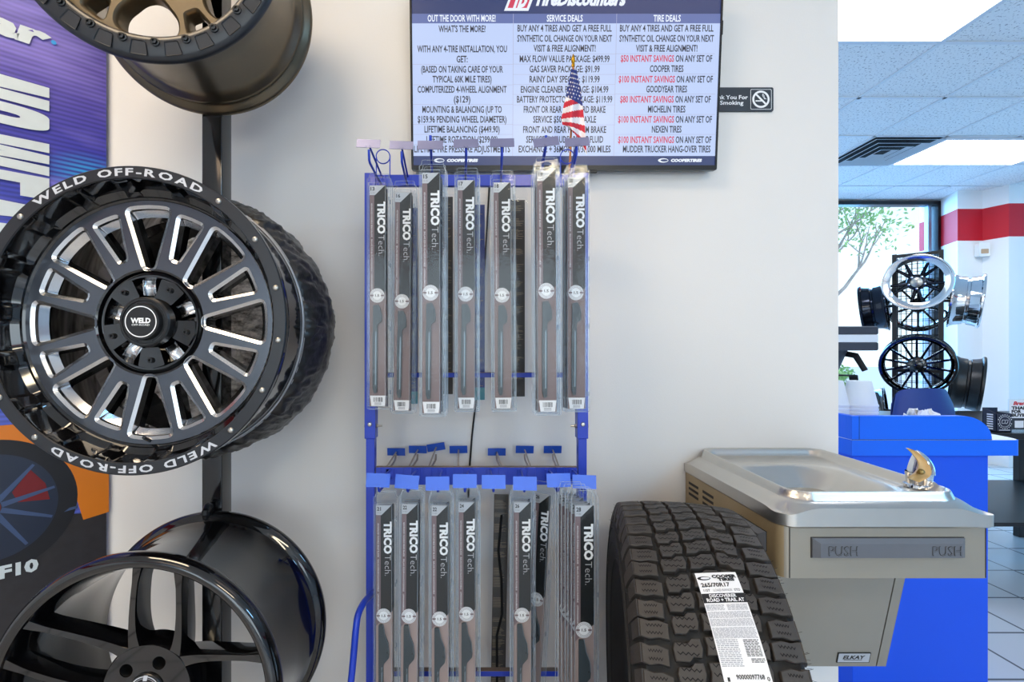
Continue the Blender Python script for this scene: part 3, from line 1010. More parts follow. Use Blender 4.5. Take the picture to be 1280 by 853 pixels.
# ---- bronze bead-lock wheel (top)
def bead_lock_wheel():
    t = thing('bead_lock_wheel', 'dark bronze wheel with bolted black bead-lock ring, topmost on the stand', 'wheel')
    F = px(176, -105, 0.932); B = px(261, 14, 1.25)
    axis_root(t, F, B)
    m = MB()
    m.lathe([(.2605, .016), (.258, .022), (.246, .028), (.236, .05), (.225, .085), (.223, .14), (.226, .24), (.231, .268), (.240, .276), (.243, .284), (.241, .292), (.246, .297), (.257, .300), (.2615, .306), (.2615, .314), (.257, .319), (.246, .320), (.238, .316), (.232, .29), (.222, .26), (.214, .2), (.214, .07), (.222, .03), (.226, .012)], 140)
    m.build('barrel', 'bronze_dark', t, 40)
    m = MB()
    m.lathe([(.214, .016), (.2145, .006), (.219, .001), (.226, -.0005), (.252, .001), (.2595, .004), (.2635, .010), (.263, .016)], 140)
    ring = m.build('bead_lock_ring', 'lip_black', t, 40); ring['label'] = 'black bolted bead-lock ring'
    N = 24
    for k in range(N):
        a = 2 * PI * k / N + R(3)
        b = MB()
        M = Matrix.Translation(polar(.2275, a, -.001))
        b.lathe([(.0085, .0015), (.0085, -.0015), (.0072, -.0022), (.0055, -.0022)], 18, M=M)
        b.lathe([(.0058, -.002), (.0056, -.0068), (.0028, -.0072), (.0025, -.0045), (.0001, -.0045)], 6, M=M)
        b.build('ring_bolt', 'satin_black', ring, 30)
        a2 = a + PI / N
        b = MB()
        w0, w1 = .013, .017
        MM = fr(polar(.241, a2, -.0008), (math.sin(a2), 0, -math.cos(a2)), (math.cos(a2), 0, math.sin(a2)))
        o = rpoly([(-w0, -.014), (w0, -.014), (w1, .013), (-w1, .013)], .004, 4)
        i2 = offset_poly(o, -.0016)
        n = len(o)
        b.raw([(q[0], q[1], .0012) for q in o] + [(q[0], q[1], -.0005) for q in i2], [(j, (j + 1) % n, n + (j + 1) % n, n + j) for j in range(n)], 0, MM)
        b.flat(i2, -.0004, 0, MM)
        b.build('ring_pocket', 'lip_black', ring, 20)
    # bronze centre: rounded openings between wide spokes
    MF = Matrix(((1, 0, 0, 0), (0, 0, -1, 0), (0, 1, 0, 0), (0, 0, 0, 1)))
    holes = []
    for k in range(6):
        c = R(-95 + 60 * k)
        o = []
        for r, da in ((.200, -17), (.205, -9), (.2065, 0), (.205, 9), (.200, 17), (.172, 19), (.128, 10), (.118, 0), (.128, -10), (.172, -19)):
            o.append((r * math.cos(c + R(da)), r * math.sin(c + R(da))))
        holes.append(rpoly(o, .045, 6))
    for k in range(6):
        c = R(-65 + 60 * k)
        o = [(r * math.cos(c + R(da)), r * math.sin(c + R(da))) for r, da in ((.203, -6.5), (.203, 6.5), (.165, 4), (.165, -4))]
        holes.append(rpoly(o, .006, 4))
    def cone(v):
        r = math.hypot(v[0], v[1]); return (v[0], v[1], v[2] - .030 - .10 * max(0, .2 - r) * .5)
    v, f = fill2d([circ(.2225, 120)] + [offset_poly(h, .006) for h in holes])
    f = [q if (Vector(v[q[1]]) - Vector(v[q[0]])).cross(Vector(v[q[2]]) - Vector(v[q[0]])).z > 0 else q[::-1] for q in f]
    m = MB()
    m.raw([cone((p[0], p[1], 0)) for p in v], f, 0, MF)
    for h in holes:
        o = offset_poly(h, .006); n = len(h); o2 = offset_poly(h, .002)
        m.raw([cone((q[0], q[1], 0)) for q in o] + [cone((q[0], q[1], -.004)) for q in o2] + [cone((q[0], q[1], -.012)) for q in h] + [cone((q[0], q[1], -.045)) for q in h],
              [(r_ * n + i, (r_ + 1) * n + i, (r_ + 1) * n + (i + 1) % n, r_ * n + (i + 1) % n) for r_ in range(3) for i in range(n)], 0, MF)
    m.build('spoke_disc', 'bronze', t, 40)
    m = MB(); m.lathe([(.035, .04), (.034, .022), (.03, .018), (.0001, .018)], 48); m.build('center_cap', 'satin_black', t, 40)
    # yellow sticker on the barrel under the ring
    m = MB()
    prm = []
    n = 14
    for k in range(n + 1):
        a = R(-90) + (k / n - .5) * .125 + R(2)
        e = 1 if 0 < k < n else .55
        prm.append((polar(.2475, a, .0275 + .002 * (1 - e)), polar(.2400, a, .0435 - .003 * (1 - e))))
    vv = [p for q in prm for p in q]
    vv = [(p[0] * 1.004, p[1], p[2] * 1.004) for p in vv]
    m.raw(vv, [(2 * k, 2 * k + 1, 2 * k + 3, 2 * k + 2) for k in range(n)])
    m.build('sticker', 'yellow_sticker', t, 60)
bead_lock_wheel()

# ---- gloss black wheel with paired spokes (bottom)
def paired_spoke_wheel():
    t = thing('paired_spoke_wheel', 'gloss black wheel with paired thin spokes, lowest on the stand', 'wheel')
    F = px(160, 885, 0.93); B = px(268, 780, 1.25)
    axis_root(t, F, B)
    m = MB()
    m.lathe([(.262, .006), (.268, .001), (.276, .001), (.284, .006), (.2885, .016), (.289, .026), (.285, .036), (.274, .046), (.262, .060), (.256, .085), (.256, .20), (.262, .262), (.268, .276), (.272, .286), (.270, .292), (.276, .296), (.287, .300), (.291, .306), (.291, .314), (.287, .319), (.276, .320), (.268, .314), (.262, .28), (.250, .24), (.246, .18), (.246, .08), (.252, .03), (.258, .014), (.262, .006)], 180)
    m.build('barrel', 'gloss_black', t, 40)
    # ten spokes in five pairs
    for k in range(5):
        c = R(117 + 72 * k)
        for sgn in (-1, 1):
            ao = c + sgn * R(27)
            ai = c + sgn * R(5.5)
            p0 = Vector(polar(.074, ai, .058)); p3 = Vector(polar(.2625, ao, .010))
            p1 = Vector(polar(.115, c + sgn * R(9), .050)); p2 = Vector(polar(.185, c + sgn * R(21), .026))
            n = 14
            v = []; f = []
            pts = []
            for i in range(n + 1):
                s = i / n
                q = p0 * (1 - s) ** 3 + p1 * 3 * s * (1 - s) ** 2 + p2 * 3 * s * s * (1 - s) + p3 * s ** 3
                pts.append(q)
            for i, q in enumerate(pts):
                tg = (pts[min(i + 1, n)] - pts[max(i - 1, 0)]); tg.y = 0; tg.normalize()
                sd = Vector((-tg.z, 0, tg.x))
                s = i / n
                w = .010 * (1 - s) ** 3 + .0066 + .004 * max(0, s - .85) / .15
                dp = .052 - .010 * s
                for (a, b) in ((-w, .004), (-w * .82, .0), (w * .82, .0), (w, .004), (w * 1.05, dp), (-w * 1.05, dp)):
                    v.append(tuple(q + sd * a + Vector((0, b, 0))))
            for i in range(n):
                for j in range(6):
                    f.append((i * 6 + j, i * 6 + (j + 1) % 6, (i + 1) * 6 + (j + 1) % 6, (i + 1) * 6 + j))
            f.append(tuple(range(6))); f.append(tuple(n * 6 + j for j in range(5, -1, -1)))
            b = MB(); b.raw(v, f); b.build('spoke', 'gloss_black', t, 35)
    # hub face with lug holes
    MF = Matrix(((1, 0, 0, 0), (0, 0, -1, 0), (0, 1, 0, 0), (0, 0, 0, 1)))
    holes = [circ(.0135, 24, .057 * math.cos(R(a)), .057 * math.sin(R(a))) for a in (66, 138, 210, 282, 354)]
    m = MB()
    m.plate([circ(.088, 80)] + holes, -.095, -.054, 0, MF)
    m.lathe([(.0885, .056), (.092, .062), (.097, .10)], 80)
    hub = m.build('hub', 'gloss_black', t, 30, 0.0015)
    for a in (66, 138, 210, 282, 354):
        b = MB(); b.lathe([(.0135, .056), (.0130, .085), (.0001, .085)], 24, M=Matrix.Translation(polar(.057, R(a), 0)))
        b.build('lug_hole', 'rubber_dark', hub, 40)
    m = MB(); m.lathe([(.034, .056), (.034, .050), (.0325, .048), (.0001, .0475)], 56)
    cap = m.build('center_cap', 'satin_black', t, 35)
    m = MB(); m.lathe([(.0285, .0470), (.0305, .0470)], 56); m.lathe([(.0255, .0470), (.0262, .0470)], 56)
    m.prism(rpoly([(-.012, .006), (.012, .006), (.016, .013), (-.016, .013)], .002), -.0472, -.0468, 0, MF)
    m.prism(rpoly([(-.004, .021), (.004, .021), (.006, .032), (-.002, .032)], .001), -.0472, -.0468, 0, MF)
    m.build('cap_print', 'silver_print', cap, 0)
paired_spoke_wheel()

# ---------------------------------------------------------------- printed banner, angled in the corner
BX, BY = -1.139, 1.463              # right edge; the banner runs from there to the left and forward at 45 degrees
t = thing('banner', 'tall printed banner, purple above and an orange car below, behind the wheel stand', 'banner', (BX, BY, 0))
t.rotation_euler = (0, 0, R(45))    # local x runs along the banner (to the right edge at x=0)
BWID = 0.80
def bn(x, y):
    """pixel on the banner -> local x, z"""
    k = (x - 600) / FPX
    d = (BY - BX) / (1 - k) if False else None
    # point (BX - s*c, BY - s*c), s >= 0 to the left
    s = (BX - k * BY) / (0.70711 * (1 - k))
    dd = BY - s * 0.70711
    return (-s, CAMZ + (440 - y) / FPX * dd)
m = MB(); m.box(-BWID, 0, 0, 0.004, 0.03, 2.45)
pan = m.build('print_panel', 'poster_print', t, 0)
m = MB(); m.box(-BWID, 0, -.02, .02, 0.0, .04); m.build('stand_base', 'frame_alu', t, 0, 0.004)
art = MB()
# road, car body, tyre
z_or = bn(60, 522)[1]
art.flat([(-BWID, .03), (0, .03), (0, bn(136, 640)[1]), (-BWID, bn(0, 600)[1])], 0.0012, 0, fr((0, 0, 0)))
b0 = [bn(0, 522), bn(136, 522), bn(136, 640), bn(104, 650), bn(92, 612), bn(72, 580), bn(40, 566), bn(0, 558)]
b0[0] = (-BWID, b0[0][1] - .02); b0[-1] = (-BWID, b0[-1][1] - .05)
art.flat(b0, 0.0018, 1, fr((0, 0, 0)))
wc = bn(-12, 636)
wr_ = bn(97, 640)[0] - wc[0]
art.flat([(wc[0] + wr_ * math.cos(a) * 1.0, wc[1] + wr_ * 1.02 * math.sin(a)) for a in [2 * PI * k / 60 for k in range(60)]], 0.0022, 2, fr((0, 0, 0)))
art.flat([(wc[0] + wr_ * .76 * math.cos(a), wc[1] + wr_ * .80 * math.sin(a)) for a in [2 * PI * k / 60 for k in range(60)]], 0.0026, 3, fr((0, 0, 0)))
art.flat([(wc[0] + wr_ * (.3 + .36 * r_) * math.cos(a), wc[1] + wr_ * 1.02 * (.3 + .36 * r_) * math.sin(a)) for r_, a in [(0, .1), (1, .0), (1, .4), (1, .85), (0, .7)]], 0.0029, 5, fr((0, 0, 0)))
for k in range(10):
    a = 2 * PI * k / 10 + .25
    ca, sa = math.cos(a), math.sin(a)
    w = .007
    art.flat([(wc[0] + wr_ * .12 * ca - sa * w, wc[1] + 1.02 * (wr_ * .12 * sa + ca * w)), (wc[0] + wr_ * .12 * ca + sa * w, wc[1] + 1.02 * (wr_ * .12 * sa - ca * w)),
              (wc[0] + wr_ * .74 * ca + sa * w * .5, wc[1] + 1.02 * (wr_ * .74 * sa - ca * w * .5)), (wc[0] + wr_ * .74 * ca - sa * w * .5, wc[1] + 1.02 * (wr_ * .74 * sa + ca * w * .5))], 0.0032, 4, fr((0, 0, 0)))
art.flat([(wc[0] + .02 * math.cos(a), wc[1] + .024 * math.sin(a)) for a in [2 * PI * k / 20 for k in range(20)]], 0.0036, 5, fr((0, 0, 0)))
v1, v2 = bn(80, 640), bn(97, 632)
art.flat([v1, (v2[0], v1[1] + .004), v2, (v1[0] + .012, v2[1] - .002)], .003, 4, fr((0, 0, 0)))
art.build('car_picture', ['poster_road', 'poster_orange', 'poster_tire', 'poster_rim', 'poster_spoke', 'poster_red'], pan, 0)
let = MB()
MB0 = fr((0, -.0048, 0))
# big words reading downward (letter tops to the right)
GLY = {'N': [(0, 0), (0, 1), (.43, 1), (.58, .44), (.56, 1), (1, 1), (1, 0), (.57, 0), (.42, .62), (.44, 0)],
       'W': [(0, 1), (.28, 1), (.32, .50), (.37, 1), (.63, 1), (.68, .50), (.72, 1), (1, 1), (.90, 0), (.57, 0), (.5, .7), (.43, 0), (.10, 0)],
       'E': [(0, 0), (0, 1), (1, 1), (1, .80), (.42, .80), (.42, .61), (.92, .61), (.92, .41), (.42, .41), (.42, .20), (1, .20), (1, 0)],
       'A': [(0, 0), (.28, 1), (.72, 1), (1, 0), (.68, 0), (.63, .2), (.37, .2), (.32, 0)],
       'R': [(0, 0), (0, 1), (.75, 1), (1, .85), (1, .6), (.82, .48), (1, 0), (.66, 0), (.52, .42), (.36, .42), (.36, 0)]}
def col_letter(ch, y0, y1, h=.30):
    """one block letter, its left side up at pixel row y0, its top edge along x = 61.5"""
    xr = bn(61.5, 100)[0]; z0 = bn(61.5, y0)[1]; z1 = bn(61.5, y1)[1]
    def put(pts):
        return [(xr - h * (1 - q[1]), z0 + (z1 - z0) * q[0]) for q in pts]
    if ch == 'O':
        v, f = fill2d([put(rrect(0, 1, 0, 1, .30, 8)), put(rrect(.42, .60, .18, .80, .09, 6))])
        let.raw([(p[0], p[1], 0) for p in v], f, 0, MB0)
    else:
        v, f = fill2d([put(GLY[ch])]); let.raw([(p[0], p[1], 0) for p in v], f, 0, MB0)
for ch, y0, y1 in (('N', 111, 140), ('O', 143, 169), ('W', 181, 221), ('E', 224, 251), ('A', 254, 284), ('R', 287, 315)):
    col_letter(ch, y0, y1)
xs = bn(60, 55)
M = MB0 @ fr((xs[0] + .006, bn(58, 49)[1], 0), (1, 0, 0), (0, 1, 0))
let.text('star', .055, M, 0, w=.235, bold=.06, align='R', shear=.25)
let.lathe([(.0001, 0), (.006, 0)], 16, M=MB0 @ Matrix.Translation((bn(67, 54)[0], bn(67, 54)[1], 0)) @ Matrix.Rotation(PI / 2, 4, 'X'), m=1)
c1 = bn(48, 697)
M = MB0 @ fr((c1[0], bn(30, 709)[1], -.0), (1, 0, 0), (0, 1, 0))
let.text('CF10', .031, M, 0, w=.118, bold=.05, align='R')
let.build('lettering', ['poster_letter', 'poster_cyan'], pan, 0)
# ---------------------------------------------------------------- television on the wall
TVX, TVD = 0.252, 1.441
TVZ = CAMZ + (440 - 213) / FPX * TVD
TILT = R(4.6)
tv = thing('television', 'black wall television showing a price list of tire deals', 'television', (TVX, TVD, TVZ), (TILT, 0, 0))
TU = Vector((0, -math.sin(TILT), math.cos(TILT))); TN = Vector((0, -math.cos(TILT), -math.sin(TILT)))
def tvp(x, y):
    """pixel -> local x, z on the screen plane"""
    d = Vector(((x - 600) / FPX, 1, (440 - y) / FPX)); o = Vector((0, 0, CAMZ)); p0 = Vector((TVX, TVD, TVZ))
    s = (p0 - o).dot(TN) / d.dot(TN)
    q = o + d * s - p0
    return (q.x, q.dot(TU))
HW = 0.4575; TH = 0.535
sx0, sz0 = tvp(517, 207); sx1, _ = tvp(893.5, 207)
m = MB()
m.plate([rrect(-HW, HW, 0, TH, .006), [(sx0, sz0), (sx1, sz0), (sx1, TH - .012), (sx0, TH - .012)]], -0.012, 0.003, 0, fr((0, 0, 0)))
m.build('bezel', 'tv_black', tv, 30, 0.0015)
m = MB(); m.box(-HW + .003, HW - .003, 0.012, 0.030, .004, TH - .003); m.box(-.30, .30, .029, .036, .12, .40)
m.build('back_cover', 'matte_black', tv, 0, 0.003)
m = MB(); m.box(-.06, .10, -.001, .008, -.008, .001); m.build('sensor_bar', 'tv_black', tv, 0, .002)
a, b = tvp(906, 40); m = MB(); m.box(HW - .001, HW + .007, .006, .02, tvp(904, 27)[1] * 0 + .392, .432); m.build('side_button', 'tv_black', tv, 0, .001)
scr = MB(); FS = fr((0, 0.001, 0))
def pbox(x0, y0, x1, y1, m, lift):
    a = tvp(x0, y1); b = tvp(x1, y0)
    scr.flat([(a[0], a[1]), (b[0], a[1]), (b[0], b[1]), (a[0], b[1])], lift, m, FS)
# order of materials: pale, navy, head, white, ink, red, line
scr.flat([(sx0, sz0), (sx1, sz0), (sx1, TH - .012), (sx0, TH - .012)], 0.0, 0, FS)
scr.flat([(sx0, sz0), (sx1, sz0), (sx1, tvp(700, 195)[1]), (sx0, tvp(700, 195)[1])], .0003, 1, FS)
zt = tvp(700, 17)[1]
scr.flat([(sx0, zt), (sx1, zt), (sx1, TH - .012), (sx0, TH - .012)], .0003, 1, FS)
zh = tvp(700, 29)[1]
scr.flat([(sx0, zh), (sx1, zh), (sx1, zt), (sx0, zt)], .0003, 2, FS)
for x in (641.3, 769.2):
    q = tvp(x, 100)[0]
    scr.flat([(q - .0006, tvp(x, 195)[1]), (q + .0006, tvp(x, 195)[1]), (q + .0006, zt), (q - .0006, zt)], .0005, 6, FS)
def hline(x0, x1, y):
    a = tvp(x0, y); b = tvp(x1, y)
    scr.flat([(a[0], a[1] - .0005), (b[0], a[1] - .0005), (b[0], a[1] + .0005), (a[0], a[1] + .0005)], .0005, 6, FS)
for y in (80.3, 106, 130.5, 155.5, 168, 180.5):
    hline(514, 641, y)
for y in (67.5, 80, 93, 105.5, 118, 131, 156):
    hline(641, 769, y)
for y in (67, 92.5, 117.5, 143, 168):
    hline(769, 894, y)
def stext(s, cx, cy, wpx, m, h=8.0, bold=.022):
    a = tvp(cx, cy); l = tvp(cx - wpx / 2, cy)[0]; r = tvp(cx + wpx / 2, cy)[0]
    hh = tvp(cx, cy - h / 2)[1] - tvp(cx, cy + h / 2)[1]
    scr.text(s, hh, FS @ Matrix.Translation((a[0], a[1], 0)), m, w=r - l, bold=bold, lift=.0008)
hy = 22.8
stext('OUT THE DOOR WITH MORE!', 577, hy, 85, 3); stext('SERVICE DEALS', 706, hy, 45, 3); stext('TIRE DEALS', 834, hy, 34, 3)
for s, z, w in (("WHAT'S THE MORE?", 96, 157), ('WITH ANY 4-TIRE INSTALLATION, YOU', 163, 299), ('GET:', 197, 37), ('(BASED ON TAKING CARE OF YOUR', 231, 273),
                ('TYPICAL 60K MILE TIRES)', 264, 197), ('COMPUTERIZED 4-WHEEL ALIGNMENT', 298, 297), ('($129)', 331, 55), ('MOUNTING & BALANCING (UP TO', 365, 265),
                ('$159.96 PENDING WHEEL DIAMETER)', 398, 296), ('LIFETIME BALANCING ($449.90)', 431, 251), ('LIFETIME ROTATION ($299.90)', 465, 238), ('LIFETIME TIRE PRESSURE ADJUSTMENTS', 497, 320)):
    stext(s, 577.6, z / 2.667, w / 2.667, 4)
for s, z, w in (('BUY ANY 4 TIRES AND GET A FREE FULL', 94, 314), ('SYNTHETIC OIL CHANGE ON YOUR NEXT', 128, 316), ('VISIT & FREE ALIGNMENT!', 161, 207),
                ('MAX FLOW VALUE PACKAGE: $499.99', 196, 300), ('GAS SAVER PACKAGE: $91.99', 230, 234), ('RAINY DAY SPECIAL: $119.99', 264, 234), ('ENGINE CLEANER PACKAGE: $104.99', 298, 292),
                ('BATTERY PROTECTOR PACKAGE: $119.99', 331, 318), ('FRONT OR REAR STANDARD BRAKE', 365, 273), ('SERVICE $50 OFF PER AXLE', 398, 210), ('FRONT AND REAR PREMIUM BRAKE', 432, 277),
                ('SERVICE (INCLUDES BRAKE FLUID', 465, 257), ('EXCHANGE + 36MONTH/36,000 MILES', 497, 307)):
    stext(s, 705.8, z / 2.667, w / 2.667, 4)
for s, z, w in (('BUY ANY 4 TIRES AND GET A FREE FULL', 94, 312), ('SYNTHETIC OIL CHANGE ON YOUR NEXT', 128, 315), ('VISIT & FREE ALIGNMENT!', 161, 205),
                ('COOPER TIRES', 229, 112), ('GOODYEAR TIRES', 297, 136), ('MICHELIN TIRES', 364, 125), ('NEXEN TIRES', 431, 99), ('MUDDER TRUCKER HANG-OVER TIRES', 497, 292)):
    stext(s, 833.4, z / 2.667, w / 2.667, 4)
for s, z, l, mid, r in (('$50 INSTANT SAVINGS', 195, 736, 914, 1041), ('$100 INSTANT SAVINGS', 264, 729, 917, 1043), ('$80 INSTANT SAVINGS', 331, 734, 913, 1036), ('$100 INSTANT SAVINGS', 398, 727, 914, 1040), ('$100 INSTANT SAVINGS', 466, 727, 914, 1038)):
    stext(s, 500 + (l + mid) / 2 / 2.667, z / 2.667, (mid - l) / 2.667, 5)
    stext('ON ANY SET OF', 500 + (mid + 5 + r) / 2 / 2.667, z / 2.667, (r - mid - 5) / 2.667, 4)
# header logo and name
def spoly(pts, m, lift):
    scr.flat([tvp(*p) for p in pts], lift, m, FS)
spoly([(630, 13.5), (660.5, 13.5), (668, -6), (637.5, -6)], 3, .0008)
spoly([(634.5, 10), (658.5, 10), (664, -5), (640, -5)], 5, .0012)
a = tvp(650, 2)
scr.text('TD', .030, FS @ Matrix.Translation((a[0], a[1], 0)), 3, w=.042, bold=.09, lift=.0016, shear=.35)
a = tvp(725.5, .5)
scr.text('TireDiscounters', .0335, FS @ Matrix.Translation((a[0], a[1] + .004, 0)), 3, w=.268, bold=.05, lift=.0012, shear=.28)
for cx in (578, 858):
    a = tvp(cx - 8 if cx > 600 else cx - 8, 200.6)
    scr.text('COOPERTIRES', .0075, FS @ Matrix.Translation((tvp(cx, 200.6)[0], a[1], 0)), 3, w=.093, bold=.07, lift=.0008, shear=.2)
    c = tvp(cx - 29, 200.6)
    e1 = [(c[0] + .0155 * math.cos(q), c[1] + .0062 * math.sin(q)) for q in [2 * PI * k / 30 for k in range(30)]]
    e2 = [(c[0] + .003 + .011 * math.cos(q), c[1] + .0036 * math.sin(q)) for q in [2 * PI * k / 30 for k in range(30)]]
    scr.flat(e1, .0008, 3, FS); scr.flat(e2, .0011, 1, FS)
scr.build('screen', ['screen_pale', 'screen_navy', 'screen_head', 'screen_white', 'screen_ink', 'screen_red', 'screen_line'], tv, 0)
# its cable, seen below the upper blade row
m = MB(); m.tube([px(612, 228, 1.472), px(603, 380, 1.472), px(595, 500, 1.474), px(590, 545, 1.475), px(586, 600, 1.475), px(580, 860, 1.475), (-.05, 1.474, .25)], .0028, seg=8)
tag(m.build('power_cord', 'matte_black', None, 60), 'black power cord running down the wall behind the blade rack', 'cord')

# ---------------------------------------------------------------- no smoking sign
SY = 1.478
def sgn(x, y):
    return px(x, y, SY)
p0 = sgn(966, 140); p1 = sgn(966, 110)
t = thing('no_smoking_sign', 'dark grey no smoking sign on the wall right of the television', 'sign', ((p0.x - .115), 1.4795, (p0.z + p1.z) / 2))
H2 = (p1.z - p0.z) / 2
m = MB(); m.prism(rrect(-.115, .115, -H2, H2, .006), 0, .005, 0, fr((0, 0, 0)))
m.build('plate', 'sign_dark', t, 40, 0.001)
m = MB()
k = FPX / SY * 12.19   # zoom px per metre
def zz(x):
    return (x - 1055) / k + .115
m.text('Thank You For', .0118, fr((zz(665) - .0, -.0052, .0065)), 0, w=.122, bold=.02, align='R')
m.text('Not Smoking', .0118, fr((zz(597), -.0052, -.0105)), 0, w=.112, bold=.02, align='R')
c = (zz(863), 0)
m.plate([rrect(zz(705), zz(1025), -.0310, .0310, .004), rrect(zz(705) + .0012, zz(1025) - .0012, -.0298, .0298, .0035)], .0051, .0054, 0, fr((0, 0, 0)))
M = fr((c[0], 0, 0))
m.plate([circ(.0265, 48), circ(.0205, 48)], .0052, .0056, 0, M)
Mr = M @ Matrix.Rotation(R(-45), 4, 'Z')
m.flat([(-.022, -.0028), (.022, -.0028), (.022, .0028), (-.022, .0028)], .0058, 0, Mr)
m.flat([(-.0165, -.0068), (.002, -.0068), (.002, -.0030), (-.0165, -.0030)], .0053, 0, M)
for a0, rr in ((.3, .006), (2.6, .006)):
    m.tube([(.004 + .0025 * math.sin(s * 5 + a0) + s * .010, .016 - s * .016, .0054) for s in [q / 8 for q in range(9)]], .0009, 0, 5, M)
m.build('print', 'white_print', t, 0)

# ---------------------------------------------------------------- blade rack
RD = 1.30           # plane of the rack posts
def rx(x, d=RD):
    return (x - 600) / FPX * d
def rz(y, d=RD):
    return CAMZ + (440 - y) / FPX * d
LX, RX = rx(463.5), rx(727.5)
rk = thing('blade_rack', 'blue steel display rack holding two rows of wiper blade packs', 'display rack', ((LX + RX) / 2, RD, 0))
OX = (LX + RX) / 2
def rb(x0, x1, y0, y1, z0, z1, m=0, mb=None):
    mb = mb or MB(); mb.box(x0 - OX, x1 - OX, y0 - RD, y1 - RD, z0, z1, m); return mb
for X in (LX, RX):
    m = MB()
    rb(X - .0115, X + .0115, RD - .008, RD + .020, 0.03, rz(548), 0, m)
    rb(X - .0145, X + .0145, RD - .012, RD + .024, rz(548), rz(218), 0, m)
    m.build('post', 'blue_steel', rk, 0, .0015)
    b = MB(); b.lathe([(.0001, -.0035), (.0045, -.0030), (.0062, -.001), (.0064, 0)], 16, M=Matrix.Translation((X - OX, -.012, rz(530))))
    s = 1 if X < 0 else -1
    b.tube([(X - OX, .004, rz(533)), (X - OX + s * .030, .004, rz(533))], .0028, seg=8)
    b.tube([(X - OX + s * .0146, .004, rz(533)), (X - OX + s * .019, .004, rz(533))], .006, seg=6)
    b.tube([(X - OX - s * .0146, .004, rz(533)), (X - OX - s * .018, .004, rz(533))], .005, seg=6)
    b.build('bolt', 'zinc', rk, 40)
    m = MB(); m.box(X - OX - .0115, X - OX + .0115, -.22, .165, 0.0, 0.03); m.build('foot', 'blue_steel', rk, 0, .002)
def crossbar(z0, z1, worn):
    m = MB(); rb(LX + .0146, RX - .0146, RD - .004, RD + .010, z0, z1, 0, m)
    m.build('crossbar', 'blue_steel', rk, 0, .001)
    if worn:
        m = MB(); rb(LX + .0147, RX - .0147, RD - .0045, RD + .0105, z1 - .0005, z1 + .0006, 0, m)
        m.build('worn_strip', 'worn_edge', rk, 0)
crossbar(rz(233), rz(219), False)
crossbar(rz(472), rz(466), True)
crossbar(rz(606), rz(584), True)
crossbar(rz(845), rz(838), True)
# side handle, bent tube low on the left
m = MB()
q = [px(467, 741, 1.27), px(456, 752, 1.22), px(448, 768, 1.18), px(445, 786, 1.165), px(442, 820, 1.155), px(438, 860, 1.15), px(430, 930, 1.15)]
pts = []
for i in range(len(q) - 1):
    for k in range(4):
        s = k / 4
        a = q[max(i - 1, 0)]; b_ = q[i]; c_ = q[i + 1]; d_ = q[min(i + 2, len(q) - 1)]
        pts.append(.5 * ((2 * b_) + (c_ - a) * s + (2 * a - 5 * b_ + 4 * c_ - d_) * s * s + (3 * b_ - a - 3 * c_ + d_) * s ** 3))
pts.append(q[-1]); pts.append(Vector((q[-1].x - .01, q[-1].y, 0.012)))
pts = [(p.x - OX, p.y - RD, p.z) for p in pts]
m.tube(pts, .0082, seg=14); m.build('side_tube', 'blue_steel', rk, 60)
# wire sign loops on the top bar
for x in (479.5, 708.5):
    m = MB(); c = (rx(x) - OX, -.006, rz(197))
    r = .0185
    m.tube([(c[0] + r * math.cos(a), c[1] + .002 * math.sin(a / 2), c[2] + r * math.sin(a)) for a in [2 * PI * k / 36 + PI for k in range(37)]], .0016, seg=6)
    m.tube([(c[0] - r, c[1], c[2]), (c[0] - r * .98, c[1], rz(222))], .0016, seg=6)
    m.tube([(c[0] + r, c[1], c[2]), (c[0] + r * .98, c[1], rz(222))], .0016, seg=6)
    m.build('wire_loop', 'blue_steel', rk, 60)

def hook(xb, zb, length, tag_w, tag_h, tag_dz, tag_tilt=0.0, back=False, wire='blue_steel', skew=0.0, name='hook', tip=0.018, prong_drop=.014, plate='blue_plate'):
    """a straight prong with an upturned tip and, above it, a wire with a price plate; xb, zb on the crossbar"""
    s = 1 if back else -1
    x = xb - OX
    y0 = .010 if back else -.004
    m = MB()
    m.box(x - .011, x + .011, -.0065, .0125, zb - .022, zb + .004)
    h = m.build(name, 'blue_steel', rk, 0, .0008)
    z2 = zb - prong_drop
    m = MB()
    L = length
    m.tube([(x, y0 + s * .001, z2), (x + skew * .5, s * L * .5, z2 + .001), (x + skew, s * (L - .012), z2 + .003), (x + skew, s * (L - .004), z2 + .007), (x + skew, s * L, z2 + tip)], .0030, seg=8)
    m.build('prong', wire, h, 60)
    m = MB()
    m.tube([(x, y0, zb), (x + skew * .5, s * L * .5, zb + tag_dz * .5), (x + skew, s * (L + .002), zb + tag_dz)], .0026, seg=8)
    m.build('plate_wire', wire, h, 60)
    m = MB()
    Mt = Matrix.Translation((x + skew, s * (L + .004), zb + tag_dz)) @ Matrix.Rotation(tag_tilt, 4, 'Y') @ Matrix.Rotation(R(-14) * (1 if not back else -1), 4, 'X')
    m.box(-tag_w / 2, tag_w / 2, -.0006, .0006, -tag_h * .45, tag_h * .55, 0, Mt)
    for e in (-.004, .004):
        m.lathe([(.0001, -.0012), (.0012, -.001), (.0013, 0)], 8, M=Mt @ Matrix.Translation((e, -.0006, -tag_h * .28)))
    m.build('price_plate', plate, h, 0)
    return h
UPY, LOY = 1.722, 0.926
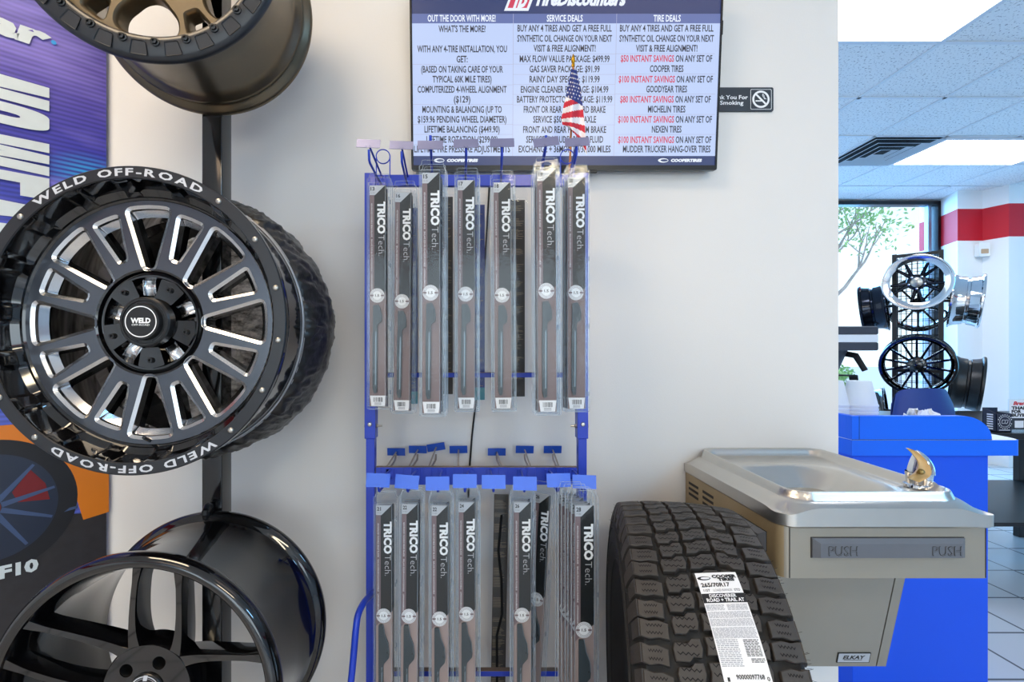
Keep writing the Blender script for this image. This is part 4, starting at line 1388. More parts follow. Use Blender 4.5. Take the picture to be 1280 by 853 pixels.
# upper hooks: (front tag pixel x, depth of tag, tag y, tilt)
UP = [(461, 1.135, 181, 2), (502, 1.145, 183, 2), (538, 1.06, 183, 0), (582.5, 1.09, 181, -1), (627.5, 1.11, 180, -1), (682.5, 1.06, 179, -7), (721, 1.10, 179, -3)]
UPB = [478, 510, 541, 582, 626, 674, 711]   # where the wires meet the bar (pixels at the bar)
for (x, d, y, tl), xb in zip(UP, UPB):
    X0 = rx(xb); X1 = rx(x, d)
    hook(X0, UPY, RD - d, .056, .022, rz(y, d) - UPY, R(tl), skew=X1 - X0, prong_drop=.024, tip=.030, plate='gray_plate')
LOW = [(473, 601, 2), (509, 603, 4), (547, 605, -1), (581, 602, 0), (617, 603, 0), (656, 605, 1), (698, 601, -1), (730, 603, 2)]
LOWB = [488, 521, 553, 586, 613, 651, 686, 716]
for (x, y, tl), xb in zip(LOW, LOWB):
    d = 1.147
    X0 = rx(xb); X1 = rx(x, d)
    hook(X0, LOY + .004, RD - d, .0565, .032, rz(y, d) - LOY - .004, R(tl), wire='steel_wire' if False else 'blue_steel', skew=X1 - X0, tip=.016, prong_drop=.020)
for x, xb, y, tl in ((495, 482, 566, 1), (522, 510, 563, 1), (545, 535, 560, -9), (573, 573, 563, -1), (621, 628, 566, 0), (656, 664, 563, 1), (691, 700, 563, 0)):
    d = 1.452
    hook(rx(xb), LOY + .008, d - RD, .054, .024, rz(y, d) - LOY - .008, R(tl), back=True, wire='steel_wire', skew=rx(x, d) - rx(xb), prong_drop=.012)

# ---------------------------------------------------------------- wiper blade packs
def card_art(number, lower):
    """printed card of a pack, local origin at its hang tab; x right, z up"""
    m = MB(); F = fr((0, -.006, 0))
    T, Bt = -.022, (-.70 if lower else -.570)
    l, r = -.0225, .0185
    cz = -.295
    m.box(l, r, -.006, -.005, Bt, T, 2)
    # print: mauve strip, dark field, silver corner
    m.flat([(l, T - .02), (l + .0115, T - .02), (l + .0115, cz - .014), (l, cz - .026)], .0003, 0, F)
    m.flat([(l + .0115, T), (r, T), (r, cz + .012), (l + .0115, cz - .014)], .0004, 1, F)
    m.flat([(l, T), (r - .003, T), (l + .0135, T - .024), (l, T - .024)], .0007, 3, F)
    m.text(str(number), .0085, F @ Matrix.Translation((l + .0075, T - .0085, 0)), 1, w=.0098 if number != 28 else .0105, bold=.03, lift=.0010)
    m.text('19-' + str(number) + '0', .003, F @ Matrix.Translation((l + .0075, T - .0185, 0)), 6, w=.010, lift=.0010)
    D = F @ fr((0, 0, 0), (0, -1, 0), (1, 0, 0))     # reads downward
    def down(s, x, z0, z1, h, mt, bold=0.0):
        m.text(s, h, F @ Matrix.Translation((x, (z0 + z1) / 2, 0)) @ Matrix.Rotation(-PI / 2, 4, 'Z'), mt, w=abs(z1 - z0), bold=bold, lift=.0010)
    down('TRICO', .0068, -.062, -.142, .0175, 4, .05)
    down('Tech.', .0068, -.145, -.196, .0150, 5, -.012)
    down('ADVANCED FLEXIBLE BEAM BLADE', l + .0055, -.066, -.150, .0032, 4)
    down('BALAIS ESSUIE-GLACE FLEXIBLE', l + .0055, -.156, -.235, .0032, 4)
    down('LIMPIAPARABRISAS', l + .0055, -.241, -.282, .0032, 4)
    # round seal
    cx = -.0035
    S = F @ Matrix.Translation((cx, cz, 0))
    m.flat(circ(.0178, 40), .0012, 4, S)
    m.plate([circ(.0168, 40), circ(.0112, 40)], .0012, .0014, 5, S)
    for k in range(22):
        a = 2 * PI * k / 22
        if abs(math.sin(a)) > .3:
            m.flat([(.0140 * math.cos(a) + dx, .0140 * math.sin(a) + dy) for dx, dy in ((-.0009, -.0012), (.0009, -.0012), (.0009, .0012), (-.0009, .0012))], .0016, 4, S)
    for sg in (-1, 1):
        m.flat([(sg * .0172, -.0020), (sg * .0092, -.0020), (sg * .0092, .0020), (sg * .0172, .0020)], .0017, 0, S)
    m.text('1.5', .0058, S, 1, w=.0098, bold=.02, lift=.0017)
    if not lower:
        # white barcode label at the foot
        z1, z0 = -.543, -.5695
        m.flat([(l + .001, z1), (r - .0005, z1), (r - .0035, z0), (l + .0045, z0)], .0010, 7, F)
        rnd = random.Random(number)
        x = l + .010
        while x < r - .010:
            wd = rnd.choice((.0006, .0006, .0011, .0016))
            m.flat([(x, z1 - .0155), (x + wd, z1 - .0155), (x + wd, z1 - .0045), (x, z1 - .0045)], .0013, 1, F)
            x += wd + rnd.choice((.0006, .0009, .0013))
        for q in range(3):
            m.flat([(l + .012, z1 - .0185 - .0022 * q), (r - .012, z1 - .0185 - .0022 * q), (r - .012, z1 - .0176 - .0022 * q), (l + .012, z1 - .0176 - .0022 * q)], .0013, 6, F)
    return m
CARD_M = ['card_mauve', 'card_dark', 'card_brown', 'card_silver', 'white_print', 'tech_gray', 'print_gray', 'paper_white']
def blister_mb(lower):
    m = MB(); F = fr((0, 0, 0))
    L, Rr = -.0305, .0305
    Bt = -.712 if lower else -.578
    # back flange with hang tab and slot
    o = rrect(L, Rr, Bt, 0.0, .006)
    tab = rpoly([(L, Bt), (Rr, Bt), (Rr, -.004), (.026, -.001), (.024, .010), (-.024, .010), (-.026, -.001), (L, -.004)], [.006, .006, .003, .002, .004, .004, .002, .003], 4)
    slot = rpoly([(-.013, -.010), (.013, -.010), (.010, -.003), (.003, .001), (-.003, .001), (-.010, -.003)], .002, 3)
    v, f = fill2d([tab, slot])
    m.raw([(p[0], p[1], 0.0) for p in v], f, 0, F)
    it = offset_poly(tab, -.0013); nt_ = len(tab)
    m.raw([(p[0], p[1], .0004) for p in tab] + [(p[0], p[1], .0006) for p in it], [(i, (i + 1) % nt_, nt_ + (i + 1) % nt_, nt_ + i) for i in range(nt_)], 1, F)
    # raised tray over the card
    a = rrect(-.0285, .0215, Bt + .006, -.014, .005); b = offset_poly(a, -.0032)
    n = len(a)
    m.raw([(p[0], p[1], .0005) for p in a] + [(p[0], p[1], .013) for p in b], [(i, (i + 1) % n, n + (i + 1) % n, n + i) for i in range(n)], 0, F)
    m.flat(b, .013, 0, F)
    b2 = offset_poly(b, -.0011)
    m.raw([(p[0], p[1], .0130) for p in b] + [(p[0], p[1], .0133) for p in b2], [(i, (i + 1) % n, n + (i + 1) % n, n + i) for i in range(n)], 1, F)
    # side channel with snap bumps
    c = rrect(.0225, .0295, Bt + .010, -.016, .003); e = offset_poly(c, -.0014); n = len(c)
    m.raw([(p[0], p[1], .0005) for p in c] + [(p[0], p[1], .008) for p in e], [(i, (i + 1) % n, n + (i + 1) % n, n + i) for i in range(n)], 0, F)
    m.flat(e, .008, 0, F)
    e2 = offset_poly(e, -.0007)
    m.raw([(p[0], p[1], .0081) for p in e] + [(p[0], p[1], .0083) for p in e2], [(i, (i + 1) % n, n + (i + 1) % n, n + i) for i in range(n)], 1, F)
    for k in range(10 if not lower else 12):
        z = -.05 - k * .053
        g = rrect(.0238, .0284, z - .013, z, .0018, 3); h = offset_poly(g, -.0012); n = len(g)
        m.raw([(p[0], p[1], .008) for p in g] + [(p[0], p[1], .0115) for p in h], [(i, (i + 1) % n, n + (i + 1) % n, n + i) for i in range(n)], 0, F)
        m.flat(h, .0115, 0 if k % 3 else 1, F)
    return m
def blade_mb(lower):
    m = MB(); F = fr((0, -.006, 0))
    if not lower:
        br = rpoly([(-.013, -.320), (.0, -.318), (.006, -.330), (.0085, -.345), (.008, -.360), (-.001, -.366), (-.004, -.378), (-.013, -.385)], .003, 4)
        m.prism(br, .001, .0055, 0, F)
        m.flat(circ(.0012, 10, .004, -.342), .0058, 2, F)
        bar = rpoly([(-.013, -.36), (-.002, -.375), (-.003, -.52), (-.0035, -.535), (-.011, -.537), (-.0145, -.525), (-.0145, -.40)], .002, 3)
        m.prism(bar, .001, .0045, 0, F)
        m.prism([(-.0075, -.385), (-.0045, -.385), (-.0055, -.528), (-.0085, -.528)], .0045, .0056, 1, F)
        m.prism(rpoly([(-.0125, -.516), (-.003, -.516), (-.0045, -.536), (-.0115, -.537)], .002, 3), .0045, .0062, 0, F)
    else:
        br = rpoly([(-.0155, -.315), (-.004, -.315), (.0, -.340), (.0085, -.362), (.011, -.385), (.010, -.398), (-.002, -.412), (-.006, -.432), (-.0155, -.445)], .004, 4)
        m.prism(br, .001, .0055, 0, F)
        m.tube([F @ Vector((-.0045, -.312, .0055)), F @ Vector((.0005, -.340, .0058)), F @ Vector((.0085, -.362, .0058)), F @ Vector((.0105, -.385, .0055))], .0007, 1, 5)
        m.flat(circ(.0014, 10, .006, -.384), .0058, 2, F)
        m.prism([(-.0155, -.40), (-.004, -.42), (-.004, -.68), (-.0155, -.68)], .001, .0045, 0, F)
        m.prism([(-.0085, -.42), (-.0055, -.42), (-.0055, -.68), (-.0085, -.68)], .0045, .0055, 1, F)
    return m
BL_U = blister_mb(False).build('blister', ['blister', 'blister_edge'], None, 40); BL_L = blister_mb(True).build('blister', ['blister', 'blister_edge'], None, 40)
BD_U = blade_mb(False).build('wiper_blade', ['blade_gray', 'blade_light', 'rubber_dark'], None, 30); BD_L = blade_mb(True).build('wiper_blade', ['blade_gray', 'blade_light', 'rubber_dark'], None, 30)
for o in (BL_U, BL_L, BD_U, BD_L):
    C.objects.unlink(o)
CARDS = {}
def pack(number, lower, loc, label, roll=0.0, yaw=0.0):
    t = thing('wiper_blade_pack', label, 'wiper blade', loc, (0, roll, yaw), group='wiper blade packs in the lower row' if lower else 'wiper blade packs in the upper row')
    key = (number, lower)
    if key not in CARDS:
        CARDS[key] = card_art(number, lower).build('card', CARD_M if lower else CARD_M[:2] + ['card_umber'] + CARD_M[3:], t, 0)
    else:
        c = CARDS[key].copy(); C.objects.link(c); c.parent = t
    for src in ((BL_L, BD_L) if lower else (BL_U, BD_U)):
        c = src.copy(); C.objects.link(c); c.parent = t; c.name = src.name.split('.')[0]
    return t
ORD = ['', 'second', 'third', 'fourth', 'fifth', 'sixth', 'seventh', 'eighth']
#        number, centre px x, top px y, depth, stack, roll
UPK = [(13, 474, 217, 1.196, 2, 0, 'leftmost in the upper row'), (16, 506, 226, 1.21, 2, .5, 'second from the left in the upper row'), (15, 540.5, 200, 1.098, 4, 0, 'tallest-hanging third from the left in the upper row'),
       (17, 584, 210, 1.156, 3, 0, 'fourth from the left in the upper row'), (18, 628.5, 213, 1.168, 2, -.3, 'third from the right in the upper row'), (19, 683.5, 197, 1.094, 4, -.3, 'second from the right in the upper row'), (20, 721, 206, 1.14, 4, 0, 'rightmost in the upper row')]
for num, x, y, d, n, roll, where in UPK:
    for k in range(n):
        dk = d + .0185 * k
        p = px(x, y, d)
        p.z -= .010; p.y = dk
        rnd = random.Random(num * 10 + k)
        if k:
            p.x += rnd.uniform(-.0015, .0015); p.z -= rnd.uniform(0, .003)
        lab = ('front wiper blade pack numbered %d, %s' % (num, where)) if k == 0 else ('%s wiper blade pack back behind the one numbered %d in the upper row' % (ORD[k], num))
        pack(num, False, p, lab, R(roll) + (rnd.uniform(-.002, .002) if k else 0))
LPK = [(21, 482, 615, 1.195, 2, 0, 'leftmost in the lower row', 21), (22, 514.5, 613, 1.175, 3, .4, 'second from the left in the lower row', 22), (22, 551.5, 615, 1.165, 3, 0, 'third from the left in the lower row', 22),
       (24, 585, 611, 1.18, 3, 0, 'fourth from the left in the lower row', 24), (26, 654, 611, 1.17, 3, 0, 'upright beside the empty gap in the lower row', 26), (28, 731, 613, 1.06, 6, 0, 'rightmost in the lower row', 28)]
for num, x, y, d, n, roll, where, nm in LPK:
    for k in range(n):
        dk = d + .0185 * k
        p = px(x, y, d); p.z -= .010; p.y = dk
        rnd = random.Random(num * 10 + k + int(x))
        if k:
            p.x += rnd.uniform(-.002, .002) - (.004 * k if num == 28 else 0); p.z -= rnd.uniform(0, .003)
        lab = ('front wiper blade pack numbered %d, %s' % (num, where)) if k == 0 else ('%s wiper blade pack back behind the front one numbered %d %s' % (ORD[k], num, 'second from the left' if (num == 22 and x < 530) else ('third from the left' if num == 22 else 'in the lower row')))
        pack(num, True, p, lab, R(roll))
p = px(681, 607, 1.235)
pack(26, True, p, 'dark tilted wiper blade pack numbered 26 set back between the packs 26 and 28', R(3.2), R(-24))

# packs on the wall side of the rack, their backs towards us
def back_pack_proto(lower, tealfoot, seed):
    m = MB(); F = fr((0, 0, 0)); Bt = -.70 if lower else -.575
    m.box(-.0185, .0225, -.001, .0, Bt, -.022, 0)
    rnd = random.Random(seed)
    z = -.04
    while z > Bt + .05:
        nl = rnd.randint(4, 9)
        for q in range(nl):
            w = rnd.uniform(.5, 1)
            m.flat([(-.0165, z), (-.0165 + .036 * w, z), (-.0165 + .036 * w, z + .0011), (-.0165, z + .0011)], .0014, 1, F)
            z -= .0032
        z -= rnd.uniform(.004, .03)
    if tealfoot:
        m.flat([(-.0185, Bt), (.0225, Bt), (.0225, Bt + .035), (-.0185, Bt + .035)], .0016, 2, F)
    return m
mat('teal_label', (70, 150, 165), 0.5)
mat('navy_card', (30, 52, 130), 0.45)
def back_pack(x, y, d, lower, matname, teal, label, seed, roll=0):
    p = px(x, y, d); p.z -= .01
    t = thing('wiper_blade_pack', label, 'wiper blade', p, (0, R(roll), 0), group='wiper blade packs turned to the wall')
    back_pack_proto(lower, teal, seed).build('card', [matname, 'card_tan', 'teal_label'], t, 0)
    m = MB(); L = -.712 if lower else -.578
    m.flat(rpoly([(-.0305, L), (.0305, L), (.0305, 0), (.024, .010), (-.024, .010), (-.0305, 0)], .004, 4), .0025, 0, fr((0, 0, 0)))
    a = rrect(-.0215, .0285, L + .006, -.014, .005); n = len(a)
    m.raw([(q[0], q[1], -.001) for q in a] + [(q[0], q[1], -.013) for q in a], [(i, (i + 1) % n, n + (i + 1) % n, n + i) for i in range(n)], 0, fr((0, 0, 0)))
    m.build('blister', 'blister', t, 40)
    m = MB(); m.prism(rpoly([(-.004, -.10), (.004, -.10), (.009, -.30), (.004, L + .06), (-.006, L + .06), (.001, -.30)], .003, 3), -.008, -.002, 0, fr((0, 0, 0)))
    if lower:
        m.tube([(.004, -.004, -.08), (-.004, -.005, -.18), (.006, -.005, -.26), (.010, -.004, -.36), (-.004, -.004, -.42), (.0, -.004, -.62)], .0035, 0, 8)
    m.build('wiper_blade', 'rubber_dark', t, 40)
back_pack(556, 232, 1.345, False, 'card_back', False, 'wiper blade pack seen from behind between the upper packs 15 and 17', 1)
back_pack(596, 242, 1.36, False, 'navy_card', True, 'dark blue wiper blade pack seen from behind right of the upper pack 17', 2)
back_pack(646, 236, 1.35, False, 'card_back', False, 'wiper blade pack seen from behind right of the upper pack 18', 3)
back_pack(512, 246, 1.355, False, 'navy_card', True, 'dark blue wiper blade pack seen from behind, low beside the upper pack 15', 4)
back_pack(626, 604, 1.36, True, 'card_back', False, 'dark wiper blade pack seen from behind in the gap of the lower row', 5, 1.0)

# ---------------------------------------------------------------- small flag stuck in the rack
fp0 = px(711, 220, 1.318); fp1 = px(716.5, 84, 1.318)
t = thing('small_flag', 'small american flag on a wooden stick standing in the rack before the television', 'flag', fp0)
m = MB(); m.tube([(0, 0, -.06), tuple(fp1 - fp0)], .0028, seg=10); m.build('stick', 'wood_stick', t, 60)
q = fp1 - fp0
m = MB(); m.lathe([(.0001, 0), (.0045, .001), (.0048, .008), (.003, .011), (.0052, .014), (.0055, .022), (.004, .028), (.001, .036), (.0001, .036)], 14, M=Matrix.Translation(q) @ Matrix.Rotation(PI / 2, 4, 'X'))
m.build('finial', 'gold', t, 40)
def flag_cloth():
    nu, nv = 78, 52       # u along the stripes (down the drape), v across thirteen stripes
    # drape drawn on the flag's own plane: left edge, right edge as pixels
    top = (714, 86)
    Lp = [(714, 86), (710.5, 104), (707.5, 118), (704, 134), (701.5, 148), (703, 156), (711, 159)]
    Rp = [(721, 88), (725, 108), (727.5, 124), (729, 138), (731, 156), (732, 172), (733.5, 194)]
    v = []; f = []; mt = []
    def lerp(P, s):
        s *= len(P) - 1; i = min(int(s), len(P) - 2); k = s - i
        return (P[i][0] * (1 - k) + P[i + 1][0] * k, P[i][1] * (1 - k) + P[i + 1][1] * k)
    for i in range(nu + 1):
        s = i / nu
        for j in range(nv + 1):
            w = j / nv
            a = lerp(Lp, s); b = lerp(Rp, s)
            x = a[0] * (1 - w) + b[0] * w; y = a[1] * (1 - w) + b[1] * w - (3.5 * math.sin(w * PI) * s)
            d = 1.306 + .010 * math.sin(w * 9 + s * 1.5) * (.25 + s) - .016 * w * (1 - w) * 4 * s
            v.append(tuple(px(x, y, d) - fp0))
    for i in range(nu):
        s = (i + .5) / nu
        for j in range(nv):
            w = (j + .5) / nv
            f.append((i * (nv + 1) + j, i * (nv + 1) + j + 1, (i + 1) * (nv + 1) + j + 1, (i + 1) * (nv + 1) + j))
            if s < .44 - .08 * (1 - w):
                mt.append(2)
            else:
                g = (s - .36 + .08 * (1 - w)) * 12.5 + w * 3.4 * (1 - .6 * s)
                mt.append(0 if int(math.floor(g)) % 2 == 0 else 1)
    m = MB(); m.v = v; m.f = f; m.m = mt
    for i in range(4, int(nu * .40), 4):
        for j in range(4 + (i // 4) % 2 * 5, nv - 2, 10):
            c = Vector(v[i * (nv + 1) + j]); a = (Vector(v[i * (nv + 1) + j + 1]) - c); b = (Vector(v[(i + 1) * (nv + 1) + j]) - c) * .42
            n = Vector((0, -.0012, 0))
            pts = []
            for k in range(10):
                g = PI / 2 + k * PI / 5; r = 1.5 if k % 2 == 0 else .62
                pts.append(tuple(c + n + a.normalized() * .0023 * r * math.cos(g) + b.normalized() * .0023 * r * math.sin(g)))
            m.raw(pts, [tuple(range(10))], 1)
    return m
flag_cloth().build('cloth', ['flag_red', 'flag_white', 'flag_blue'], t, 60)
def wb(mb, name, mats, parent, smooth=35, bevel=0, bseg=2):
    """build from world coordinates under an unrotated parent"""
    L = parent.matrix_basis.translation if parent.parent is None else parent.parent.matrix_basis.translation
    L = Vector(L)
    mb.v = [(p[0] - L.x, p[1] - L.y, p[2] - L.z) for p in mb.v]
    return mb.build(name, mats, parent, smooth, bevel, bseg)

# ---------------------------------------------------------------- the tire
TC = Vector((0.440, 1.05, 0.502)); TYAW = R(-11)
TR_ = 0.4015
t = thing('tire', 'black all-terrain tire with white sticker standing beside the drinking fountain', 'tire', TC, (0, 0, TYAW))
AX = Matrix.Rotation(-PI / 2, 4, 'Z')       # turns a lathe about y into one about x
def crown(x):
    return TR_ - 0.0075 * (abs(x) / .12) ** 2.4
def tp(x, s, dr=0.0):
    """tread point: x across, s angle from the top towards the camera"""
    r = crown(x) + dr
    return (x, -r * math.sin(s), r * math.cos(s))
prof = [(.216, -.095), (.222, -.101), (.235, -.113), (.262, -.129), (.295, -.1365), (.32, -.1365), (.345, -.133), (.366, -.128), (.380, -.123), (.386, -.116)]
side_l = [(r, x) for r, x in prof]
tread = [(crown(x) - .0115, x) for x in (-.112, -.08, -.04, 0, .04, .08, .112)]
side_r = [(r, -x) for r, x in prof][::-1]
inner = [(.216, .090), (.235, .098), (.29, .122), (.345, .118), (.372, .09), (.378, .0), (.372, -.09), (.345, -.118), (.29, -.122), (.235, -.098), (.216, -.090)]
m = MB()
m.lathe(side_l + tread + side_r + inner, 150, M=AX, closed=True)
for r0, h in ((.262, .0012), (.30, .0010), (.333, .0018)):
    for sg in (-1, 1):
        xs = .1365 if r0 > .29 else .1295
        m.lathe([(r0 - .002, sg * (xs - .001)), (r0, sg * (xs + h)), (r0 + .002, sg * (xs - .001))], 150, M=AX)
m.build('carcass', 'rubber_groove', t, 50)
NP = 70
def block(mb, poly, top=0.0, depth=.0125, inset=.0012):
    """tread block from a polygon of (x, s)"""
    n = len(poly)
    cx = sum(p[0] for p in poly) / n; cs = sum(p[1] for p in poly) / n
    ctr = [(p[0] - math.copysign(min(inset, abs(p[0] - cx)), p[0] - cx), p[1] - math.copysign(min(inset / TR_, abs(p[1] - cs)), p[1] - cs)) for p in poly]
    v = [tp(x, s, -depth) for x, s in poly] + [tp(x, s, top - .0012) for x, s in poly] + [tp(x, s, top) for x, s in ctr]
    f = [(r_ * n + i, r_ * n + (i + 1) % n, (r_ + 1) * n + (i + 1) % n, (r_ + 1) * n + i) for r_ in range(2) for i in range(n)]
    A = sum(poly[i - 1][0] * poly[i][1] - poly[i][0] * poly[i - 1][1] for i in range(n))
    top_f = tuple(range(2 * n, 3 * n))
    if A > 0:
        f = [q[::-1] for q in f]; top_f = top_f[::-1]
    mb.raw(v, f + [top_f])
def sipe(mb, x0, x1, s0, amp, nz=5, w=.0010):
    pts = []
    for k in range(nz * 2 + 1):
        x = x0 + (x1 - x0) * k / (nz * 2)
        pts.append((x, s0 + amp * (1 if k % 2 else -1)))
    for a, b in zip(pts, pts[1:]):
        q = [tp(a[0], a[1] - w / TR_, .0003), tp(b[0], b[1] - w / TR_, .0003), tp(b[0], b[1] + w / TR_, .0003), tp(a[0], a[1] + w / TR_, .0003)]
        mb.raw(q, [(0, 1, 2, 3)], 1)
tr = MB()
P_ = 2 * PI / NP
rnd = random.Random(11)
for k in range(NP):
    s0 = k * P_
    j = (0.06 * math.sin(k * 2.1)) * P_
    g = .0038 / TR_
    alt = k % 2
    # shoulders
    for sg in (-1, 1):
        off = .35 * P_ if sg > 0 else 0.0
        a = s0 + off + j; b = a + P_
        xi = .0765 + (.004 if alt else 0); xo = .122
        sl = .10 * P_ * sg
        pl_ = [(sg * xi, a + g + .20 * P_), (sg * (xi + .016), a + g + .06 * P_), (sg * (xi + .030), a + g + .10 * P_), (sg * xo, a + g),
               (sg * xo, b - g), (sg * (xi + .030), b - g + .10 * P_), (sg * (xi + .016), b - g + .02 * P_), (sg * xi, b - g + .10 * P_)]
        block(tr, pl_)
        for q in (.36, .68):
            sipe(tr, sg * (xi + .010), sg * (xo - .010), a + q * P_ + .05 * P_, .05 * P_, 5)
        # lug carried over the shoulder onto the sidewall
        lug = []
        xs = (.1215, .1255, .1300, .1335) if alt else (.1215, .1245, .1275, .1300)
        rs = (crown(.122) - .001, .3835, .3695, .350) if alt else (crown(.122) - .001, .3845, .374, .362)
        w = .40 * P_
        c = (a + b) / 2
        v = []
        for x, r in zip(xs, rs):
            for ds in (-w, w):
                v.append((sg * (x + .0025), -r * math.sin(c + ds), r * math.cos(c + ds)))
        for x, r in zip(xs, rs):
            for ds in (-w, w):
                v.append((sg * (x - .008), -(r - .004) * math.sin(c + ds), (r - .004) * math.cos(c + ds)))
        f = []
        for i in range(3):
            f.append((2 * i, 2 * i + 1, 2 * i + 3, 2 * i + 2))
            f.append((8 + 2 * i, 2 * i, 2 * i + 2, 8 + 2 * i + 2)); f.append((2 * i + 1, 8 + 2 * i + 1, 8 + 2 * i + 3, 2 * i + 3))
        f.append((6, 7, 15, 14)); f.append((0, 8, 9, 1))
        tr.raw(v, f)
    # intermediate ribs
    for sg in (-1, 1):
        off = (.15 if sg > 0 else .6) * P_
        a = s0 + off - j; b = a + P_
        x0, x1 = .0305, .0675 + (0 if alt else .003)
        pl_ = [(sg * x0, a + g), (sg * (x0 + .012), a + g + .02 * P_), (sg * (x0 + .020), a + g + .22 * P_), (sg * x1, a + g + .24 * P_),
               (sg * (x1 + .003), a + .6 * P_), (sg * x1, b - g + .20 * P_), (sg * (x0 + .020), b - g + .18 * P_), (sg * (x0 + .012), b - g - .03 * P_), (sg * x0, b - g - .04 * P_), (sg * (x0 - .003), a + .5 * P_)]
        block(tr, pl_)
        for q in (.42, .76):
            sipe(tr, sg * (x0 + .004), sg * (x1 - .003), a + q * P_, .05 * P_, 4)
    # centre rib: hooked blocks
    a = s0 + .3 * P_; b = a + P_
    pl_ = [(-.0225, a + g + .26 * P_), (-.006, a + g + .20 * P_), (.003, a + g), (.0215, a + g - .04 * P_),
           (.0235, a + .45 * P_), (.0215, b - g - .08 * P_), (.003, b - g - .04 * P_), (-.006, b - g + .16 * P_), (-.0225, b - g + .20 * P_), (-.0205, a + .75 * P_)]
    block(tr, pl_)
    for q in (.40, .74):
        sipe(tr, -.017, .017, a + q * P_ + .04 * P_, .06 * P_, 4)
tr.build('tread', ['rubber', 'rubber_dark'], t, 35)
m = MB()
for k in range(90):
    s = R(rnd.uniform(-30, 110)); sg = 1 if k % 2 else -1
    r = rnd.choice((.352, .366, .378, .388)); x = {.352: .1365, .366: .1335, .378: .128, .388: .124}[r]
    b = Vector((sg * x, -r * math.sin(s), r * math.cos(s)))
    d = Vector((sg * .006, -.004 * math.sin(s) + rnd.uniform(-.002, .002), .004 * math.cos(s) + rnd.uniform(-.002, .002)))
    m.tube([b, b + d], .00035, seg=4)
o = m.build('rubber_whisker', 'rubber', t, 0); o['kind'] = 'stuff'
def on_tire(x, y):
    """where the line of sight through a pixel meets the tread: (x across, angle)"""
    M = Matrix.Translation(TC) @ Matrix.Rotation(TYAW, 4, 'Z'); Mi = M.inverted()
    o = Mi @ Vector((0, 0, CAMZ)); e = Mi @ px(x, y, 1.0); d = e - o
    A = d.y ** 2 + d.z ** 2; B = 2 * (o.y * d.y + o.z * d.z); Cc = o.y ** 2 + o.z ** 2 - (TR_ - .0015) ** 2
    k = (-B - math.sqrt(max(0, B * B - 4 * A * Cc))) / (2 * A)
    q = o + d * k
    return (q.x, math.atan2(-q.y, q.z))
# printed sticker along the tread
TL, TRt = on_tire(868, 718), on_tire(919, 716)
BL, BR = on_tire(905, 853), on_tire(966, 853)
def st(u, v):
    """u 0..1 across, v 0..1 from the top of the sticker to the frame's lower edge"""
    a = (TL[0] * (1 - u) + TRt[0] * u, TL[1] * (1 - u) + TRt[1] * u); b = (BL[0] * (1 - u) + BR[0] * u, BL[1] * (1 - u) + BR[1] * u)
    x = a[0] * (1 - v) + b[0] * v; s = a[1] * (1 - v) + b[1] * v
    return tp(x, s, .0006)
def st3(u, v, lift):
    p = Vector(st(u, v)); n = Vector((0, p.y, p.z)).normalized()
    return tuple(p + n * lift)
m = MB()
nv = 40; V1 = 1.45
v = []
for i in range(nv + 1):
    for u in range(9):
        v.append(st(u / 8, V1 * i / nv))
m.raw(v, [(i * 9 + k, (i + 1) * 9 + k, (i + 1) * 9 + k + 1, i * 9 + k + 1) for i in range(nv) for k in range(8)])
# pixel row (zoomed crop row) -> v
tab = []
for i in range(41):
    vv_ = i / 40
    P0 = Matrix.Translation(TC) @ Matrix.Rotation(TYAW, 4, 'Z') @ Vector(st(.5, vv_))
    tab.append((440 - (P0.z - CAMZ) / P0.y * FPX, vv_))
def vz(z):
    y = 700 + z / 5.574
    for (y0, v0), (y1, v1) in zip(tab, tab[1:]):
        if y <= y1:
            return v0 + (v1 - v0) * (y - y0) / (y1 - y0)
    return 1.0
def sticker_text(s, u0, u1, z0, z1, mt, bold=.03, lift=.0006, shear=0):
    v0, v1 = vz(z0), vz(z1)
    v, f, x0, x1 = text_geo(s, bold)
    pts = []
    for p in v:
        k = (p[0] - x0) / max(1e-6, x1 - x0); h = p[1] / CAP
        pts.append(st3(u0 + (u1 - u0) * k + shear * (h - .5) * .02, v1 + (v0 - v1) * h, lift))
    m.raw(pts, f, mt)
def sbar(u0, u1, z0, z1, mt, lift=.0004):
    v0, v1 = vz(z0), vz(z1)
    k = 8 if z1 - z0 > 30 else 1
    ku = 8 if u1 - u0 > .3 else 1
    for q in range(k):
        a = v0 + (v1 - v0) * q / k; b = v0 + (v1 - v0) * (q + 1) / k
        for j in range(ku):
            c = u0 + (u1 - u0) * j / ku; d = u0 + (u1 - u0) * (j + 1) / ku
            m.raw([st3(c, a, lift), st3(c, b, lift), st3(d, b, lift), st3(d, a, lift)], [(0, 1, 2, 3)], mt)
sticker_text('COOPER', .38, .97, 108, 127, 1, .06)
sticker_text('TIRES', .50, .90, 131, 149, 1, .06)
e0 = vz(128); n = 28
m.raw([st3(.18 + .16 * math.cos(2 * PI * k / n), e0 + .022 * math.sin(2 * PI * k / n), .0004) for k in range(n)], [tuple(range(n))[::-1]], 1)
m.raw([st3(.21 + .11 * math.cos(2 * PI * k / n), e0 + .013 * math.sin(2 * PI * k / n), .0008) for k in range(n)], [tuple(range(n))[::-1]], 0)
sticker_text('265/70R17', .06, .74, 162, 188, 1, .03)
sticker_text('115T', .08, .23, 204, 220, 1, .01); sticker_text('LOAD RANGE', .31, .75, 204, 220, 2, 0); sticker_text('STD', .80, .94, 204, 220, 1, .01)
sbar(0.0, 1.0, 234, 300, 1)
sticker_text('DISCOVERER', .17, .80, 241, 262, 0, .03, .0009); sticker_text('ROAD + TRAIL AT', .08, .95, 269, 292, 0, .03, .0009)
rnd = random.Random(2)
